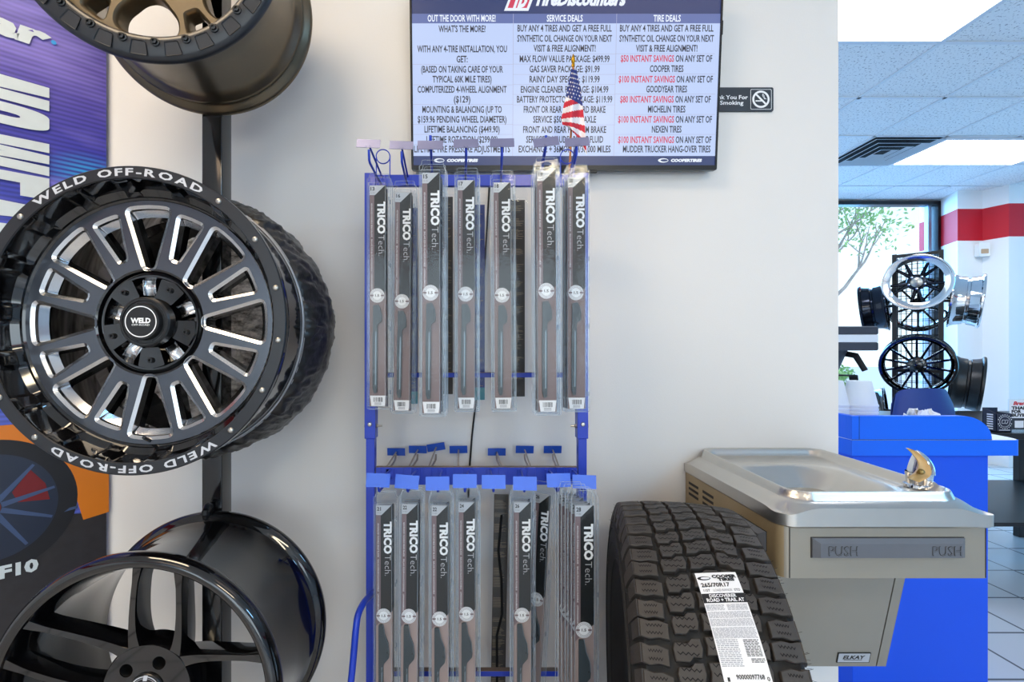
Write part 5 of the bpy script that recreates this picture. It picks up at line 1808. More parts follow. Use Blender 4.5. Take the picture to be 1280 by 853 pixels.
def fine(u0, u1, z0, z1, step, mt=3):
    z = z0
    while z < z1:
        u = u0
        while u < u1 - .02:
            w = rnd.uniform(.03, .11); sbar(u, min(u1, u + w), z, z + step * .5, mt); u += w + .015
        z += step
fine(.02, .44, 312, 352, 7); fine(.50, .96, 312, 352, 7)
fine(.02, .97, 362, 402, 6.5); fine(.02, .97, 412, 462, 6.5); fine(.02, .97, 472, 545, 6.5)
fine(.03, .50, 556, 742, 13); fine(.62, .95, 558, 670, 11, 1); fine(.68, .97, 690, 716, 11, 1)
sticker_text('90000097768', .27, .86, 802, 834, 1, .02)
sticker_text('1', .08, .13, 822, 850, 1, .03); sticker_text('0', .90, .96, 818, 846, 1, .02)
for k in range(22):
    u = .12 + .76 * k / 22
    w = rnd.choice((.008, .014, .02))
    m.raw([st3(u, 1.02, .0004), st3(u, 1.3, .0004), st3(u + w, 1.3, .0004), st3(u + w, 1.02, .0004)], [(0, 1, 2, 3)], 1)
m.build('sticker', ['paper_white', 'print_black', 'print_gray', 'print_dim'], t, 0)
# low stand that carries the tire
t = thing('tire_stand', 'low black tube stand under the tire', 'stand', (TC.x, TC.y, 0), (0, 0, TYAW))
m = MB()
for sy in (-.17, .17):
    m.tube([(-.13, sy, .126), (.13, sy, .126)], .012, seg=10)
m.build('rail', 'satin_black', t, 60)
m = MB()
for sx in (-.13, .13):
    m.tube([(sx, -.26, .012), (sx, -.17, .126), (sx, .17, .126), (sx, .26, .012)], .012, seg=10)
m.build('side_frame', 'satin_black', t, 60)

# ---------------------------------------------------------------- drinking fountain
FX0, FX1 = 0.629, 1.081          # outer edges of the top
FY = 1.003                       # its front edge
t = thing('drinking_fountain', 'wall-mounted steel drinking fountain with push bars beside the blue counter', 'drinking fountain', ((FX0 + FX1) / 2, WY, 0.42))
m = MB()
def sdbox(x, y, cx, cy, hx, hy, r):
    qx = abs(x - cx) - hx + r; qy = abs(y - cy) - hy + r
    return math.hypot(max(qx, 0), max(qy, 0)) + min(max(qx, qy), 0) - r
def sst(a, b, x):
    k = max(0, min(1, (x - a) / (b - a))); return k * k * (3 - 2 * k)
nx, ny = 150, 156
gx = [FX0 + (FX1 - FX0) * i / nx for i in range(nx + 1)]
gy = [FY + (WY - .002 - FY) * j / ny for j in range(ny + 1)]
def top_h(x, y):
    # distance to the raised ridge outline
    xa, xb = FX0 + .036, FX1 - .040; ya, yb = FY + .022, WY - .004
    d = sdbox(x, y, (xa + xb) / 2, (ya + yb) / 2, (xb - xa) / 2, (yb - ya) / 2, .05)
    slope = .908 + .024 * sst(.05, 0.0, d)                      # sloping skirt outside the ridge
    z = slope
    ridge = .948 + .008 * (y - FY) / (WY - FY)
    if d < .004:
        z = slope + (ridge - slope) * sst(.004, -.006, d)
    if d < -.012:
        z = ridge - (.020 - .0) * sst(-.010, -.030, d)          # deck inside the ridge
    if d < -.010:
        # bowl
        b = sdbox(x, y, .822, 1.215, .150, .145, .10)
        deck = z
        if b < 0.012:
            k = sst(.012, -.085, b)
            z = deck - .062 * k
        e = math.hypot(x - 1.018, y - 1.11)
        z += .006 * sst(.038, .024, e)
    return z
v = [(x, y, top_h(x, y)) for y in gy for x in gx]
# rounded front-left corner: pull the grid corner onto an arc
def corner(x, y):
    r = .035
    for cx, sg in ((FX0 + r, -1), (FX1 - .012, 1)):
        rr = r if sg < 0 else .012
        if (x - cx) * sg > 0 and y < FY + rr:
            dx, dy = x - cx, y - (FY + rr)
            L = math.hypot(dx, dy); mx_ = max(abs(dx), abs(dy))
            if L > 1e-6:
                return (cx + dx * mx_ / L, FY + rr + dy * mx_ / L)
    return (x, y)
v = [(*corner(p[0], p[1]), p[2]) for p in v]
m.raw(v, [(j * (nx + 1) + i, j * (nx + 1) + i + 1, (j + 1) * (nx + 1) + i + 1, (j + 1) * (nx + 1) + i) for j in range(ny) for i in range(nx)])
# skirt
edge = [v[j * (nx + 1)] for j in range(ny, -1, -1)] + [v[i] for i in range(1, nx + 1)] + [v[j * (nx + 1) + nx] for j in range(1, ny + 1)]
k = len(edge)
cx_, cy_ = (FX0 + FX1) / 2, 1.25
lo1 = [(p[0] + (.0006 if p[0] < cx_ else -.0006), p[1], p[2] - .004) for p in edge]
def inward(p, a):
    q = Vector((p[0], p[1])); x = p[0]; y = p[1]
    x += a if x < FX0 + .05 else (-a if x > FX1 - .05 else 0); y += a if y < FY + .05 else 0
    return (x, y)
m.raw([(p[0], p[1], p[2]) for p in edge] + [(p[0], p[1], .905) for p in edge] + [(p[0], p[1], .884) for p in edge] + [(*inward(p, .004), .880) for p in edge] + [(*inward(p, .016), .880) for p in edge],
      [(r_ * k + i, (r_ + 1) * k + i, (r_ + 1) * k + i + 1, r_ * k + i + 1) for r_ in range(4) for i in range(k - 1)])
top = wb(m, 'basin_top', 'steel_bowl', t, 30)
# drain
m = MB(); m.prism(circ(.022, 32, .82, 1.215), .885, .8875); wb(m, 'drain', 'steel_brushed', t, 40)
# upper cabinet
CX0, CX1, CY, CZ0, CZ1 = 0.633, 1.0725, 1.0115, 0.7725, 0.882
m = MB()
pl_ = [(CX0, WY - .002)] + [(CX0, CY + .022)] + [(CX0 + .022 - .022 * math.cos(a), CY + .022 - .022 * math.sin(a)) for a in [PI / 2 * q / 8 for q in range(1, 9)]] + [(CX1 - .006, CY), (CX1, CY + .006), (CX1, WY - .002)]
m.prism(pl_, CZ0, CZ1)
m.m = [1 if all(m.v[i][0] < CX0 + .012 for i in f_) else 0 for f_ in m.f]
cab = wb(m, 'upper_cabinet', ['cabinet_gray', 'cabinet_tan'], t, 35)
m = MB()
for x in (0.6435, 1.0575):
    x = (px(987, 700, CY).x if x < .8 else px(1232, 700, CY).x)
    m = MB(); m.box(x - .0009, x + .0009, CY - .0006, CY + .002, CZ0 + .001, CZ1 - .001); wb(m, 'panel_seam', 'groove_dark', cab, 0)
def louver(x, y0, z):
    # dark slots in the left side
    m = MB(); m.box(CX0 - .0007, CX0 + .002, y0, y0 + .062, z, z + .0075); wb(m, 'louver', 'groove_dark', cab, 0)
for z in (.862, .846, .830):
    louver(CX0, 1.392, z - .012)
for z in (.862, .846, .830):
    louver(CX0, 1.302, z - .012)
def push_bar(M, hw, hh, words, name):
    m = MB()
    o = [(-hw, -hh), (hw, -hh), (hw, hh), (-hw, hh)]
    i1 = rpoly([(-hw + .012, -hh + .005), (hw - .012, -hh + .005), (hw - .012, hh - .0075), (-hw + .012, hh - .0075)], .003, 3)
    i1 = [(-hw + .012, -hh + .003), (hw - .012, -hh + .003), (hw - .012, hh - .0085), (-hw + .012, hh - .0085)]
    vv = [(p[0], p[1], 0) for p in o] + [(p[0], p[1], .004) for p in o] + [(p[0], p[1], .012) for p in i1]
    m.raw(vv, [(r_ * 4 + q, r_ * 4 + (q + 1) % 4, (r_ + 1) * 4 + (q + 1) % 4, (r_ + 1) * 4 + q) for r_ in range(2) for q in range(4)] + [(8, 9, 10, 11)], 0, M)
    b = wb(m, name, 'push_gray', t, 20)
    for x, w in words:
        m = MB()
        m.text('PUSH', .0180, M @ Matrix.Translation((x, -.0028, 0)), 0, w=w, bold=-.012, lift=.0134, thick=.0016, mside=1)
        m.text('PUSH', .0192, M @ Matrix.Translation((x + .0004, -.0032, 0)), 1, w=w + .001, bold=.012, lift=.0123)
        wb(m, 'push_lettering', ['push_gray', 'groove_dark'], b, 0)
    m = MB()
    m.plate([[(-hw - .0015, -hh - .0015), (hw + .0015, -hh - .0015), (hw + .0015, hh + .0015), (-hw - .0015, hh + .0015)], o], -.001, .0006, 0, M)
    wb(m, 'bar_slot', 'groove_dark', b, 0)
a = px(1014, 684, CY); b_ = px(1204, 684, CY)
hw = (b_.x - a.x) / 2
push_bar(fr(((a.x + b_.x) / 2, CY, px(1100, 684.5, CY).z)), hw, .0205, ((-hw + .058, .060), (hw - .046, .060)), 'push_bar')
# side bar
def lside(x, y):
    k = (x - 600) / FPX; d = CX0 / k; return d, CAMZ + (440 - y) / FPX * d
d0, zt0 = lside(923.5, 641); d1, zt1 = lside(958, 661)
dA, zA = lside(923, 667)
push_bar(fr((CX0, (d0 + d1) / 2, (zt0 + zA) / 2 ), (0, -1, 0), (0, 0, 1)), abs(d0 - d1) / 2, .0205, ((-.004, .044),), 'side_push_bar')
# lower cabinet, its face sloping back to the wall
m = MB()
def lowc(x0, x1, dy=0.0):
    zt_, zb_ = .7725, .42
    yt, yb = 1.188 + dy, 1.266 + dy
    mm = [(x0, yt, zt_), (x1, yt, zt_), (x1, WY - .002, zt_), (x0, WY - .002, zt_), (x0, yb, zb_), (x1, yb, zb_), (x1, WY - .002, zb_), (x0, WY - .002, zb_)]
    return mm, [(3, 2, 1, 0), (4, 5, 6, 7), (0, 1, 5, 4), (1, 2, 6, 5), (2, 3, 7, 6), (3, 0, 4, 7)]
xg = 1.0435
vv, ff = lowc(.660, xg); m.raw(vv, [q[::-1] for q in ff])
vv, ff = lowc(xg + .003, 1.0705); m.raw(vv, [q[::-1] for q in ff])
low = wb(m, 'lower_cabinet', 'cabinet_gray', t, 0)
m = MB(); vv, ff = lowc(xg - .0005, xg + .0035, .004); m.raw(vv, [q[::-1] for q in ff]); wb(m, 'panel_seam', 'groove_dark', low, 0)
# maker's plate
dn = Vector((0, 1.266 - 1.188, .42 - .7725)).normalized()
def lowp(x, y):
    # pixel on the sloping face
    d = Vector(((x - 600) / FPX, 1, (440 - y) / FPX)); n = Vector((0, dn.z, -dn.y)); p0 = Vector((0, 1.266, .42)); o = Vector((0, 0, CAMZ))
    s = (p0 - o).dot(n) / d.dot(n); return o + d * s
c = lowp(1066.5, 822); e = lowp(1087, 822); g_ = lowp(1066, 816)
M = fr(c, (1, 0, 0), -dn)
W2 = e.x - c.x; H2 = (g_ - c).length
m = MB(); m.prism(rrect(-W2, W2, -H2, H2, .001), 0, .002, 0, M)
pl2 = wb(m, 'maker_plate', 'groove_dark', low, 0)
m = MB(); m.prism(rrect(-W2 + .0025, W2 - .002, -H2 + .002, H2 - .002, .0006), .002, .0024, 1, M)
m.text('ELKAY', .0105, M @ Matrix.Translation((0, .002, 0)), 0, w=.056, bold=.04, lift=.0027, shear=.25)
m.flat([(-.026, -.0075), (.022, -.0075), (.022, -.006), (-.026, -.006)], .0027, 0, M)
wb(m, 'plate_print', ['groove_dark', 'card_silver'], low, 0)
# bubbler: chrome dome, tan mouth guard, brass nozzle
bx, by, bz = 1.020, 1.115, .937
m = MB()
m.lathe([(.030, 0), (.029, .006), (.0245, .008), (.0245, .022), (.0255, .028), (.0255, .034)], 40, M=Matrix.Translation((bx, by, bz)) @ Matrix.Rotation(PI / 2, 4, 'X'))
# dome leaning back to the right
n = 14
rings = []
for i in range(n + 1):
    s = i / n
    c = Vector((bx + .004 + .010 * s - .016 * s * s, by + .006 * s, bz + .030 + .052 * s))
    r = .0255 * (1 - s ** 2.2 * .86)
    rings.append((c, r))
m.tube([q[0] for q in rings], [q[1] for q in rings], seg=28)
bub = wb(m, 'bubbler', 'chrome', t, 50)
# mouth guard: a curved hood sweeping up and to the left in front of the dome
def gz(x, y, d):
    return px(960 + x / 4.267, 540 + y / 4.267, d)
LE = [(742, 90), (772, 120), (797, 152), (806, 182), (793, 214), (750, 242)]
RE = [(750, 87), (800, 110), (848, 158), (872, 204), (862, 240), (806, 271)]
DL = [1.082, 1.076, 1.066, 1.057, 1.052, 1.050]
DR = [1.083, 1.078, 1.070, 1.062, 1.058, 1.052]
def crm(P, s):
    s *= len(P) - 1; i = min(int(s), len(P) - 2); k = s - i
    g = lambda j: P[max(0, min(len(P) - 1, j))]
    a, b, c, d = g(i - 1), g(i), g(i + 1), g(i + 2)
    return .5 * ((2 * b) + (c - a) * k + (2 * a - 5 * b + 4 * c - d) * k * k + (3 * b - a - 3 * c + d) * k ** 3)
L3 = [gz(p[0], p[1], d) for p, d in zip(LE, DL)]; R3 = [gz(p[0], p[1], d) for p, d in zip(RE, DR)]
m = MB(); nu, nv = 30, 10
v = []
for i in range(nu + 1):
    s = i / nu
    a, b = crm(L3, s), crm(R3, s)
    for j in range(nv + 1):
        w = j / nv
        p = a * (1 - w) + b * w
        p.y += .008 * math.sin(PI * w) * (b - a).length / .02
        v.append(tuple(p))
    # the back of the hood
    for j in range(nv + 1):
        w = 1 - j / nv
        p = a * (1 - w) + b * w
        p.y += .008 * math.sin(PI * w) * (b - a).length / .02 + .0035 * (1 - .6 * abs(2 * w - 1))
        v.append(tuple(p))
n2 = 2 * (nv + 1)
m.raw(v, [(i * n2 + j, (i + 1) * n2 + j, (i + 1) * n2 + (j + 1) % n2, i * n2 + (j + 1) % n2) for i in range(nu) for j in range(n2)] + [tuple(range(n2)), tuple(nu * n2 + j for j in range(n2 - 1, -1, -1))])
wb(m, 'mouth_guard', 'spout_tan', t, 50)
m = MB(); p = px(1151, 590, 1.062); m.ball(p, .0075, .0075, .0065, seg=14, rings=8); m.tube([p, p + Vector((.012, .012, -.004))], .005, seg=10)
wb(m, 'nozzle', mat('brass_old', (150, 130, 80), 0.4, metal=0.8), t, 50)
# ---------------------------------------------------------------- blue counter beyond the wall's end
KY = 1.60
KX0 = px(1065, 500, KY).x; KX1 = px(1275, 500, KY).x; KB1 = px(1240, 500, KY).x
zt = px(0, 550, KY).z; zl = px(0, 570, KY).z; zu = px(0, 520.5, KY).z
t = thing('service_counter', 'bright blue laminate service counter behind the drinking fountain', 'counter', ((KX0 + KX1) / 2, KY + .3, 0))
m = MB(); m.box(KX0 - .008 + .02, KB1, KY + .012, KY + .62, 0.0, zl); wb(m, 'base', 'counter_base', t, 0, .002)
m = MB(); m.prism(rpoly([(KX0, KY), (KX1, KY), (KX1 + .02, KY + .05), (KB1 + .16, KY + .40), (KB1 + .12, KY + .66), (KX0, KY + .66)], [.001, .02, .03, .05, .02, .001], 6), zl, zt - .002, 0)
led = wb(m, 'ledge', 'counter_blue', t, 30, .002)
m = MB(); m.prism(rpoly([(KX0 + .002, KY + .002), (KX1 - .004, KY + .002), (KX1 + .014, KY + .05), (KB1 + .154, KY + .40), (KB1 + .115, KY + .655), (KX0 + .002, KY + .655)], [.001, .02, .03, .05, .02, .001], 6), zt - .002, zt + .0005, 0)
wb(m, 'worktop', 'counter_top', led, 30)
# upright splash panel with rounded end
up = [(KX0, zt)] + [(px(1240, 500, KY).x, zt)] + [(px(1240 - 36 + 36 * math.cos(a), 0, KY).x, zt + (zu - zt) * math.sin(a)) for a in [PI / 2 * k / 12 for k in range(13)]] + [(KX0, zu)]
m = MB(); m.prism(up, -.024, 0.0, 0, fr((0, KY, 0)))
# local z of fr is -Y, so the panel runs from KY to KY + .024
wb(m, 'splash_panel', 'counter_blue', t, 30, .0015)
m = MB(); m.box(KX0, KX0 + .024, KY + .0241, KY + .40, zt, zu); wb(m, 'end_panel', 'counter_blue', t, 0, .0015)
m = MB(); x = px(1074, 0, KY).x; m.box(x - .0006, x + .0006, KY - .0006, KY + .001, zt, zu); m.box(KX0, KB1, KY - .0005, KY + .001, zt - .0008, zt + .0008); wb(m, 'seam', 'box_navy', t, 0)

# white foam cups upside down in stacks on the counter
CUPN = 0
def cup(x, y, z, label, grp='white foam cups stacked upside down'):
    t = thing('foam_cup', label, 'cup', (x, y, z), group=grp)
    m = MB()
    m.lathe([(.0540, 0), (.0555, .002), (.0555, .009), (.0535, .0105), (.0365, .090), (.0345, .093), (.0001, .0935)], 40, M=Matrix.Rotation(PI / 2, 4, 'X'))
    m.build('cup_body', 'foam_white', t, 40)
    return t
d = 1.74
p = px(1074, 521, d)
for k, w in enumerate(('lowest', 'second', 'third', 'topmost')):
    cup(p.x, d, zt + .0005 + .013 * k + .056, '%s foam cup of the fully visible upside-down stack on the counter' % w)
p2 = px(1039, 521, d + .02)
for k, w in enumerate(('lowest', 'second', 'third', 'topmost')):
    cup(p2.x, d + .02, zt + .0005 + .013 * k + .056, '%s foam cup of the half-hidden upside-down stack beside the wall end' % w)
t = thing('cup_shelf', 'low shelf on the counter that carries the foam cups', 'shelf', ((p.x + p2.x) / 2, d, zt))
m = MB(); m.box(-.14, .10, -.064, .08, 0.0005, .0555); m.build('board', 'counter_top', t, 0, .002)
t = thing('cup_caddy', 'thin black cup holder standing behind the foam cups', 'holder', (p.x + .0, d + .115, zt))
m = MB()
m.plate([rpoly([(-.075, 0), (.095, 0), (.070, .205), (-.075, .205)], .006), rpoly([(-.07, .006), (.088, .006), (.0655, .200), (-.07, .200)], .005)], -.02, .02, 0, fr((0, 0, 0)))
m.build('frame', 'matte_black', t, 30)

# coffee brewer behind the wall end
bd = 1.98
A = px(1099, 408, bd)
t = thing('coffee_brewer', 'dark grey coffee brewer with a pale band half hidden by the wall end', 'coffee machine', (A.x - .16, bd + .17, zt))
tp_ = lambda y: px(0, y, bd).z
m = MB(); m.box(A.x - .32, A.x, bd, bd + .34, tp_(418.5), tp_(408)); wb(m, 'lid', 'brewer_gray', t, 0, .006)
m = MB(); m.box(A.x - .318, A.x - .002, bd + .002, bd + .338, tp_(428), tp_(418.5)); wb(m, 'band', 'foam_white', t, 0)
m = MB(); m.box(A.x - .32, A.x, bd, bd + .34, tp_(438.5), tp_(428)); wb(m, 'head', 'brewer_gray', t, 0, .006)
m = MB(); m.lathe([(.105, 0), (.070, -.095), (.066, -.10), (.0001, -.10)], 36, M=Matrix.Translation((A.x - .155, bd + .14, tp_(438.5))) @ Matrix.Rotation(PI / 2, 4, 'X'))
bas = wb(m, 'brew_basket', 'brewer_gray', t, 40)
m = MB(); m.tube([(A.x - .068, bd + .13, tp_(441)), (A.x - .050, bd + .06, tp_(445)), (A.x - .030, bd + .035, tp_(464))], [.013, .013, .011], seg=10); wb(m, 'basket_handle', 'matte_black', bas, 50)
m = MB(); m.box(A.x - .31, A.x - .03, bd + .24, bd + .335, zt + .03, tp_(438.5)); wb(m, 'column', 'brewer_gray', t, 0, .004)
m = MB(); m.box(A.x - .32, A.x - .01, bd - .0, bd + .34, zt + .001, zt + .03); wb(m, 'base', 'brewer_gray', t, 0, .004)
m = MB(); m.lathe([(.06, .0), (.075, .03), (.07, .10), (.05, .14), (.052, .15), (.0001, .152)], 32, M=Matrix.Translation((A.x - .155, bd + .13, zt + .032)) @ Matrix.Rotation(PI / 2, 4, 'X'))
wb(m, 'coffee_pot', 'tv_black', t, 40)

# crumpled tissue on the counter
t = thing('tissue', 'crumpled white tissue lying on the counter before the blue chair', 'tissue', (px(1152, 518, 1.78).x, 1.78, zt + .001))
m = MB(); rnd = random.Random(4)
g = 9
v = [((i / g - .5) * .085 + rnd.uniform(-.006, .006), (j / g - .5) * .07 + rnd.uniform(-.006, .006), max(0.0, .062 + rnd.uniform(-.012, .018)) * (1 if 0 < i < g and 0 < j < g else .75) + .004) for j in range(g + 1) for i in range(g + 1)]
m.raw(v, [(j * (g + 1) + i, j * (g + 1) + i + 1, (j + 1) * (g + 1) + i + 1, (j + 1) * (g + 1) + i) for j in range(g) for i in range(g)])
o = m.build('sheet', 'paper_white', t, 20)
md = o.modifiers.new('solid', 'SOLIDIFY'); md.thickness = .001

# blue chair behind the counter
t = thing('office_chair', 'blue padded chair whose rounded back shows above the counter', 'chair', (px(1160, 0, 2.45).x, 2.62, 0))
t.location.y = 2.62
cz0 = px(0, 540, 2.45).z - .12
def chair_back():
    m = MB(); nu, nv = 22, 14
    x0, x1 = px(1121, 0, 2.45).x - t.location.x, px(1202.5, 0, 2.45).x - t.location.x
    ztop = px(0, 486, 2.45).z
    zb = .62
    for side in (0, 1):
        v = []
        for j in range(nv + 1):
            w = j / nv
            for i in range(nu + 1):
                u = i / nu * 2 - 1
                se = (1 - abs(u) ** 4.5) ** (1 / 4.5) if abs(u) < 1 else 0
                z = zb + (ztop - zb) * (w if w < .5 else .5 + (w - .5) * (.35 + .65 * se))
                x = (x0 + x1) / 2 + u * (x1 - x0) / 2 * (.90 + .10 * min(1, w * 1.6)) * (1 - .10 * max(0, w - .85) / .15)
                y = -.17 + .05 * u * u - .03 * math.sin(w * PI) + (0.05 * (1 - max(0, (abs(u) - .8)) / .2 * 0.9) * (1 - max(0, (w - .85)) / .15 * .9) if side else 0)
                v.append((x, y, z))
        f = [(j * (nu + 1) + i, j * (nu + 1) + i + 1, (j + 1) * (nu + 1) + i + 1, (j + 1) * (nu + 1) + i) for j in range(nv) for i in range(nu)]
        m.raw(v, f if side == 0 else [q[::-1] for q in f])
    return m
chair_back().build('backrest', 'chair_blue', t, 60)
m = MB(); m.prism(rrect(-.23, .23, -.18, .26, .06, 6), .44, .51); m.build('seat', 'chair_blue', t, 40, .01)
for sx in (-.20, .20):
    m = MB(); m.tube([(sx, -.18, .44), (sx * 1.02, -.145, .62), (sx * .95, -.13, .85)], .012, seg=8); m.build('back_frame', 'satin_black', t, 60)
    for sy in (-.16, .22):
        m = MB(); m.tube([(sx, sy, .44), (sx * 1.06, sy * 1.1, 0.0)], .012, seg=8); m.build('leg', 'satin_black', t, 60)

# black side table with an open box and a small sign
t0 = thing('side_table', 'low black display table beside the end of the blue counter', 'table', (3.10, 2.80, 0))
TZ = px(0, 545, 2.32).z
m = MB(); m.box(-.60, .6, -.42, .5, TZ - .03, TZ); m.build('tabletop', 'satin_black', t0, 0, .004)
for sx in (-.55, .55):
    for sy in (-.35, .45):
        m = MB(); m.box(sx - .02, sx + .02, sy - .02, sy + .02, 0, TZ - .03); m.build('leg', 'satin_black', t0, 0, .002)
m = MB(); m.box(-.58, .58, -.36, .46, .36, .38); m.build('lower_shelf', 'satin_black', t0, 0, .002)
dB = 2.42
b0 = px(1246, 545, dB); b1 = px(1264.5, 545, dB); tz = TZ + .001; H = px(0, 514.5, dB).z - tz
t = thing('open_box', 'small open-topped navy box with white round emblem on the side table', 'box', ((b0.x + b1.x) / 2, dB + .035, tz))
hw = (b1.x - b0.x) / 2
m = MB()
m.box(-hw, hw, -.035, -.031, 0, H - .012); m.box(-hw, hw, .031, .035, 0, H + .012); m.box(hw - .004, hw, -.031, .031, 0, H - .01); m.box(-hw, hw, -.035, .035, 0, .003)
m.raw([(-hw, -.035, 0), (-hw, .035, 0), (-hw, .035, H + .012), (-hw, -.035, H - .012), (-hw + .003, -.035, 0), (-hw + .003, .035, 0), (-hw + .003, .035, H + .012), (-hw + .003, -.035, H - .012)], [(0, 1, 2, 3)[::-1], (4, 5, 6, 7), (2, 3, 7, 6)])
m.build('carton', 'box_navy', t, 0)
m = MB(); F = fr((.003, -.0355, H * .50)); rr = H * .33
m.plate([circ(rr * .78, 40), circ(rr * .74, 40)], 0, .0004, 0, F)
for k in range(20):
    a = 2 * PI * k / 20
    if k % 10 not in (0,):
        m.flat([(rr * math.cos(a) + dx, rr * math.sin(a) + dy) for dx, dy in ((-.002, -.0025), (.002, -.0025), (.002, .0025), (-.002, .0025))], .0004, 0, F)
for (pts) in ([(-.5, -.25), (-.4, .28), (0, .28), (.05, .05), (.1, .28), (.5, .28), (.42, -.12), (.3, -.28), (.05, -.28), (0, -.02), (-.05, -.28)],):
    o = [(p[0] * rr, p[1] * rr) for p in pts]; i2 = offset_poly(o, -.0022)
    nn = len(o)
    m.raw([(p[0], p[1], .0004) for p in o] + [(p[0], p[1], .0004) for p in i2], [(i, (i + 1) % nn, nn + (i + 1) % nn, nn + i) for i in range(nn)], 0, F)
m.flat([(-hw * .8, -H * .42), (hw * .7, -H * .42), (hw * .7, -H * .39), (-hw * .8, -H * .39)], .0004, 0, F)
G = fr((-hw - .0006, 0, H * .5), (0, -1, 0), (0, 0, 1))
for k in range(7):
    z = -H * .40 + H * .8 * k / 7
    m.flat([(-.012, z), (.018, z), (.018, z + H * .06), (-.012, z + H * .06)], .0002, 0, G)
m.build('emblem', 'white_print', t, 0)
dS = 2.40
s0 = px(1269, 545, dS); HS = px(0, 500, dS).z - tz
t = thing('counter_sign', 'small upright sign with red and black lettering at the right edge of the side table', 'sign', (s0.x + .08, dS + .03, tz))
m = MB(); m.box(-.08, .08, .0, .004, 0.0, HS); m.box(-.08, .08, -.03, .05, 0, .003); m.build('acrylic_stand', 'acrylic', t, 0)
m = MB(); F = fr((0, -.0006, 0))
m.flat([(-.077, HS * .42), (.077, HS * .42), (.077, HS * .985), (-.077, HS * .985)], 0, 0, F)
m.flat([(-.077, .012), (.077, .012), (.077, HS * .42), (-.077, HS * .42)], 0, 1, F)
for s, z, w, mt, sh in (('THANK', .73, .105, 2, 0), ('FOR', .62, .05, 2, 0), ('BUYING', .51, .105, 2, 0)):
    m.text(s, HS * .085, F @ Matrix.Translation((-.066, HS * z, 0)), mt, w=w, bold=.06, align='L', lift=.0003)
m.text('Brand', HS * .10, F @ Matrix.Translation((-.055, HS * .875, 0)), 3, w=.075, bold=.05, align='L', lift=.0003, shear=.3)
m.flat([(-.05, HS * .12), (-.005, HS * .12), (-.005, HS * .34), (-.05, HS * .34)], .0003, 0, F)
m.build('print', ['paper_white', 'sign_dark', 'print_black', 'red_print'], t, 0)

# ---------------------------------------------------------------- wheel tower in the window
TWC = Vector((3.50, 3.84, 0)); TWR = R(-43)
tw = thing('wheel_tower', 'black square wire-mesh tower carrying display wheels before the far window', 'display stand', TWC, (0, 0, TWR))
HT = .135; ZT = px(0, 309, 3.55).z
for sx in (-1, 1):
    for sy in (-1, 1):
        m = MB(); m.box(sx * HT - .014, sx * HT + .014, sy * HT - .014, sy * HT + .014, 0, ZT); m.build('corner_post', 'satin_black', tw, 0)
for z in (.10, 1.1, ZT - .016):
    m = MB()
    for s in (-1, 1):
        m.box(-HT, HT, s * HT - .012, s * HT + .012, z - .012, z + .012); m.box(s * HT - .012, s * HT + .012, -HT, HT, z - .012, z + .012)
    m.build('frame_rail', 'satin_black', tw, 0)
for k in range(4):
    m = MB(); M = Matrix.Rotation(k * PI / 2, 4, 'Z')
    for q in range(1, 8):
        x = -HT + 2 * HT * q / 8
        m.box(x - .002, x + .002, -HT - .002, -HT + .002, .1, ZT - .02, 0, M)
    z = .14
    while z < ZT - .03:
        m.box(-HT, HT, -HT - .002, -HT + .002, z - .002, z + .002, 0, M); z += .062
    m.build('mesh_panel', 'matte_black', tw, 0)
mat('dark_rim', (40, 44, 54), 0.12, metal=0.8)
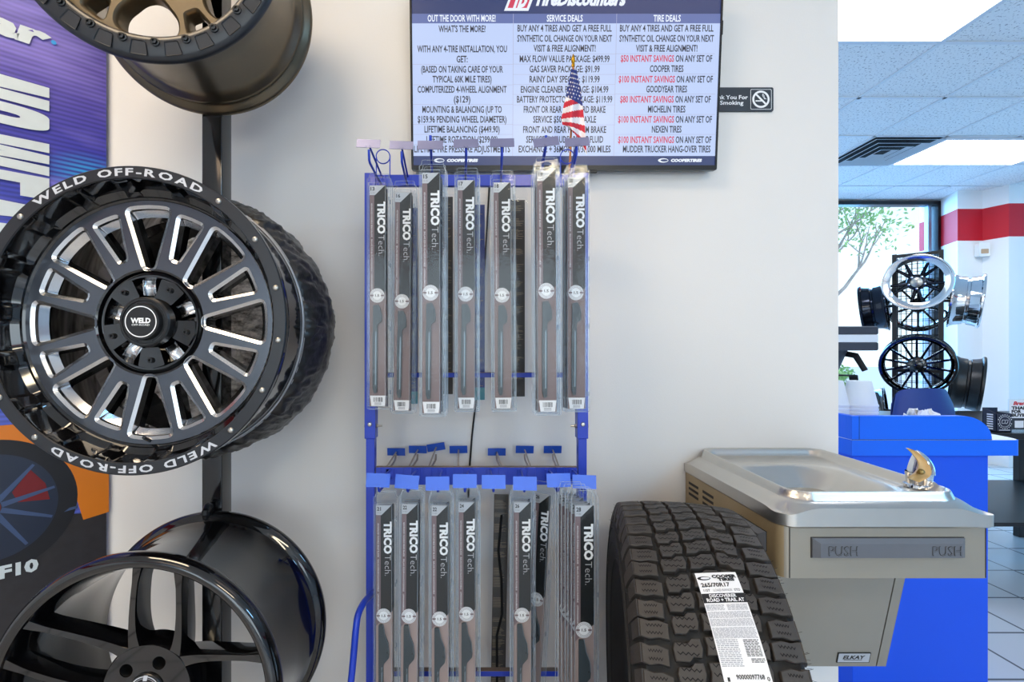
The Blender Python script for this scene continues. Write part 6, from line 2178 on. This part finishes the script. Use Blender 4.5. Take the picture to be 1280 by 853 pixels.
def show_wheel(label, side, z, Rr, width, bm, fm, spokes, style, lean=R(7)):
    """a wheel hung flat on one face of the tower (side 0 = towards us, 1 = right, 2 = back, 3 = left)"""
    t = thing('display_wheel', label, 'wheel', group='wheels hung on the wire tower')
    Mw = tw.matrix_basis @ Matrix.Rotation(side * PI / 2, 4, 'Z')
    fpos = Mw @ Vector((0, -HT - .050 - width, z)); bpos = Mw @ Vector((0, -HT - .050, z + math.tan(lean) * width))
    Ma = Matrix.Rotation(side * PI / 2, 4, 'Z')
    m = MB(); m.tube([Ma @ Vector((0, -HT, z + .02)), Ma @ Vector((0, -HT - .095 - width * .45, z + .012))], .011, seg=8); m.build('mounting_arm', 'satin_black', tw, 60)
    axis_root(t, fpos, bpos)
    m = MB()
    m.lathe([(Rr - (.052 if style == 'V' else .022), .020 if style == 'V' else .012), (Rr - .018, .0), (Rr - .004, .0), (Rr, .006), (Rr, .016), (Rr - .014, .022), (Rr - .022, .05), (Rr - .026, width * .42), (Rr - .036, width * .45), (Rr - .036, width * .52), (Rr - .026, width * .55), (Rr - .020, width - .04), (Rr - .006, width - .012), (Rr, width - .008), (Rr, width), (Rr - .012, width), (Rr - .03, width - .05), (Rr - .038, width * .5), (Rr - .034, .06), (Rr - .034, .03)], 64)
    m.build('barrel', bm, t, 40)
    for k in range(spokes):
        c = R(-90 if style == 'V' else 90) + 2 * PI * k / spokes
        for off in ((-.5, .5) if style == 'V' else (0,)):
            ai = c + off * R(6); ao = c + off * R(24)
            ri = .045; ro = Rr - (.054 if style == 'V' else .032)
            p0 = Vector(polar(ri, ai, .040)); p1 = Vector(polar(ro, ao, .030))
            tg = (p1 - p0).normalized(); sd = Vector((-tg.z, 0, tg.x)).normalized()
            w0, w1 = (.014, .0085) if style == 'V' else (.008, .0065)
            v = []
            for p, w in ((p0, w0), (p1, w1)):
                for a, b in ((-w, .006), (-w * .4, 0), (w * .4, 0), (w, .006), (w, .034), (-w, .034)):
                    v.append(tuple(p + sd * a + Vector((0, b, 0))))
            m = MB(); m.raw(v, [(i, (i + 1) % 6, 6 + (i + 1) % 6, 6 + i) for i in range(6)]); m.build('spoke', fm, t, 30)
    m = MB(); m.lathe([(.060, .085), (.060, .045), (.055, .036), (.040, .034), (.034, .030), (.033, .022), (.026, .018), (.0001, .018)], 32); m.build('hub', fm if style == 'V' else fm, t, 40)
    if style == 'V':
        m = MB(); m.lathe([(.036, .032), (.035, .016), (.030, .012), (.0001, .010)], 28); m.build('center_cap', 'zinc', t, 40)
    for k in range(5):
        m = MB(); m.lathe([(.008, .036), (.007, .030), (.0001, .029)], 10, M=Matrix.Translation(polar(.047, R(54 + 72 * k), 0))); m.build('lug_nut', 'chrome', t, 40)
    return t
Z1 = px(0, 349, 3.40).z; Z2 = px(0, 455, 3.40).z
show_wheel('polished five-spoke wheel with wide chrome lip facing us on the tower, upper', 0, Z1, .205, .20, 'chrome', 'dark_rim', 5, 'V')
show_wheel('black many-spoked wheel facing us on the tower, lower', 0, Z2 - .02, .222, .20, 'gloss_black', 'gloss_black', 14, 'I')
show_wheel('chrome wheel seen side-on at the right of the tower, upper', 1, px(0, 377, 3.6).z, .205, .175, 'chrome', 'chrome', 5, 'V', R(6))
show_wheel('matt black wheel seen side-on at the right of the tower, lower', 1, px(0, 482, 3.6).z, .215, .175, 'satin_black', 'satin_black', 10, 'I', R(6))
show_wheel('dark wheel seen side-on at the left of the tower, upper', 3, px(0, 385, 3.9).z, .200, .17, 'dark_rim', 'dark_rim', 8, 'I', R(6))
show_wheel('black wheel seen side-on at the left of the tower, lower, above the cups', 3, px(0, 508, 3.9).z - .06, .200, .17, 'gloss_black', 'gloss_black', 8, 'I', R(6))
show_wheel('black wheel on the far face of the tower, seen through the mesh', 2, px(0, 385, 4.2).z, .215, .20, 'gloss_black', 'gloss_black', 10, 'I', R(6))
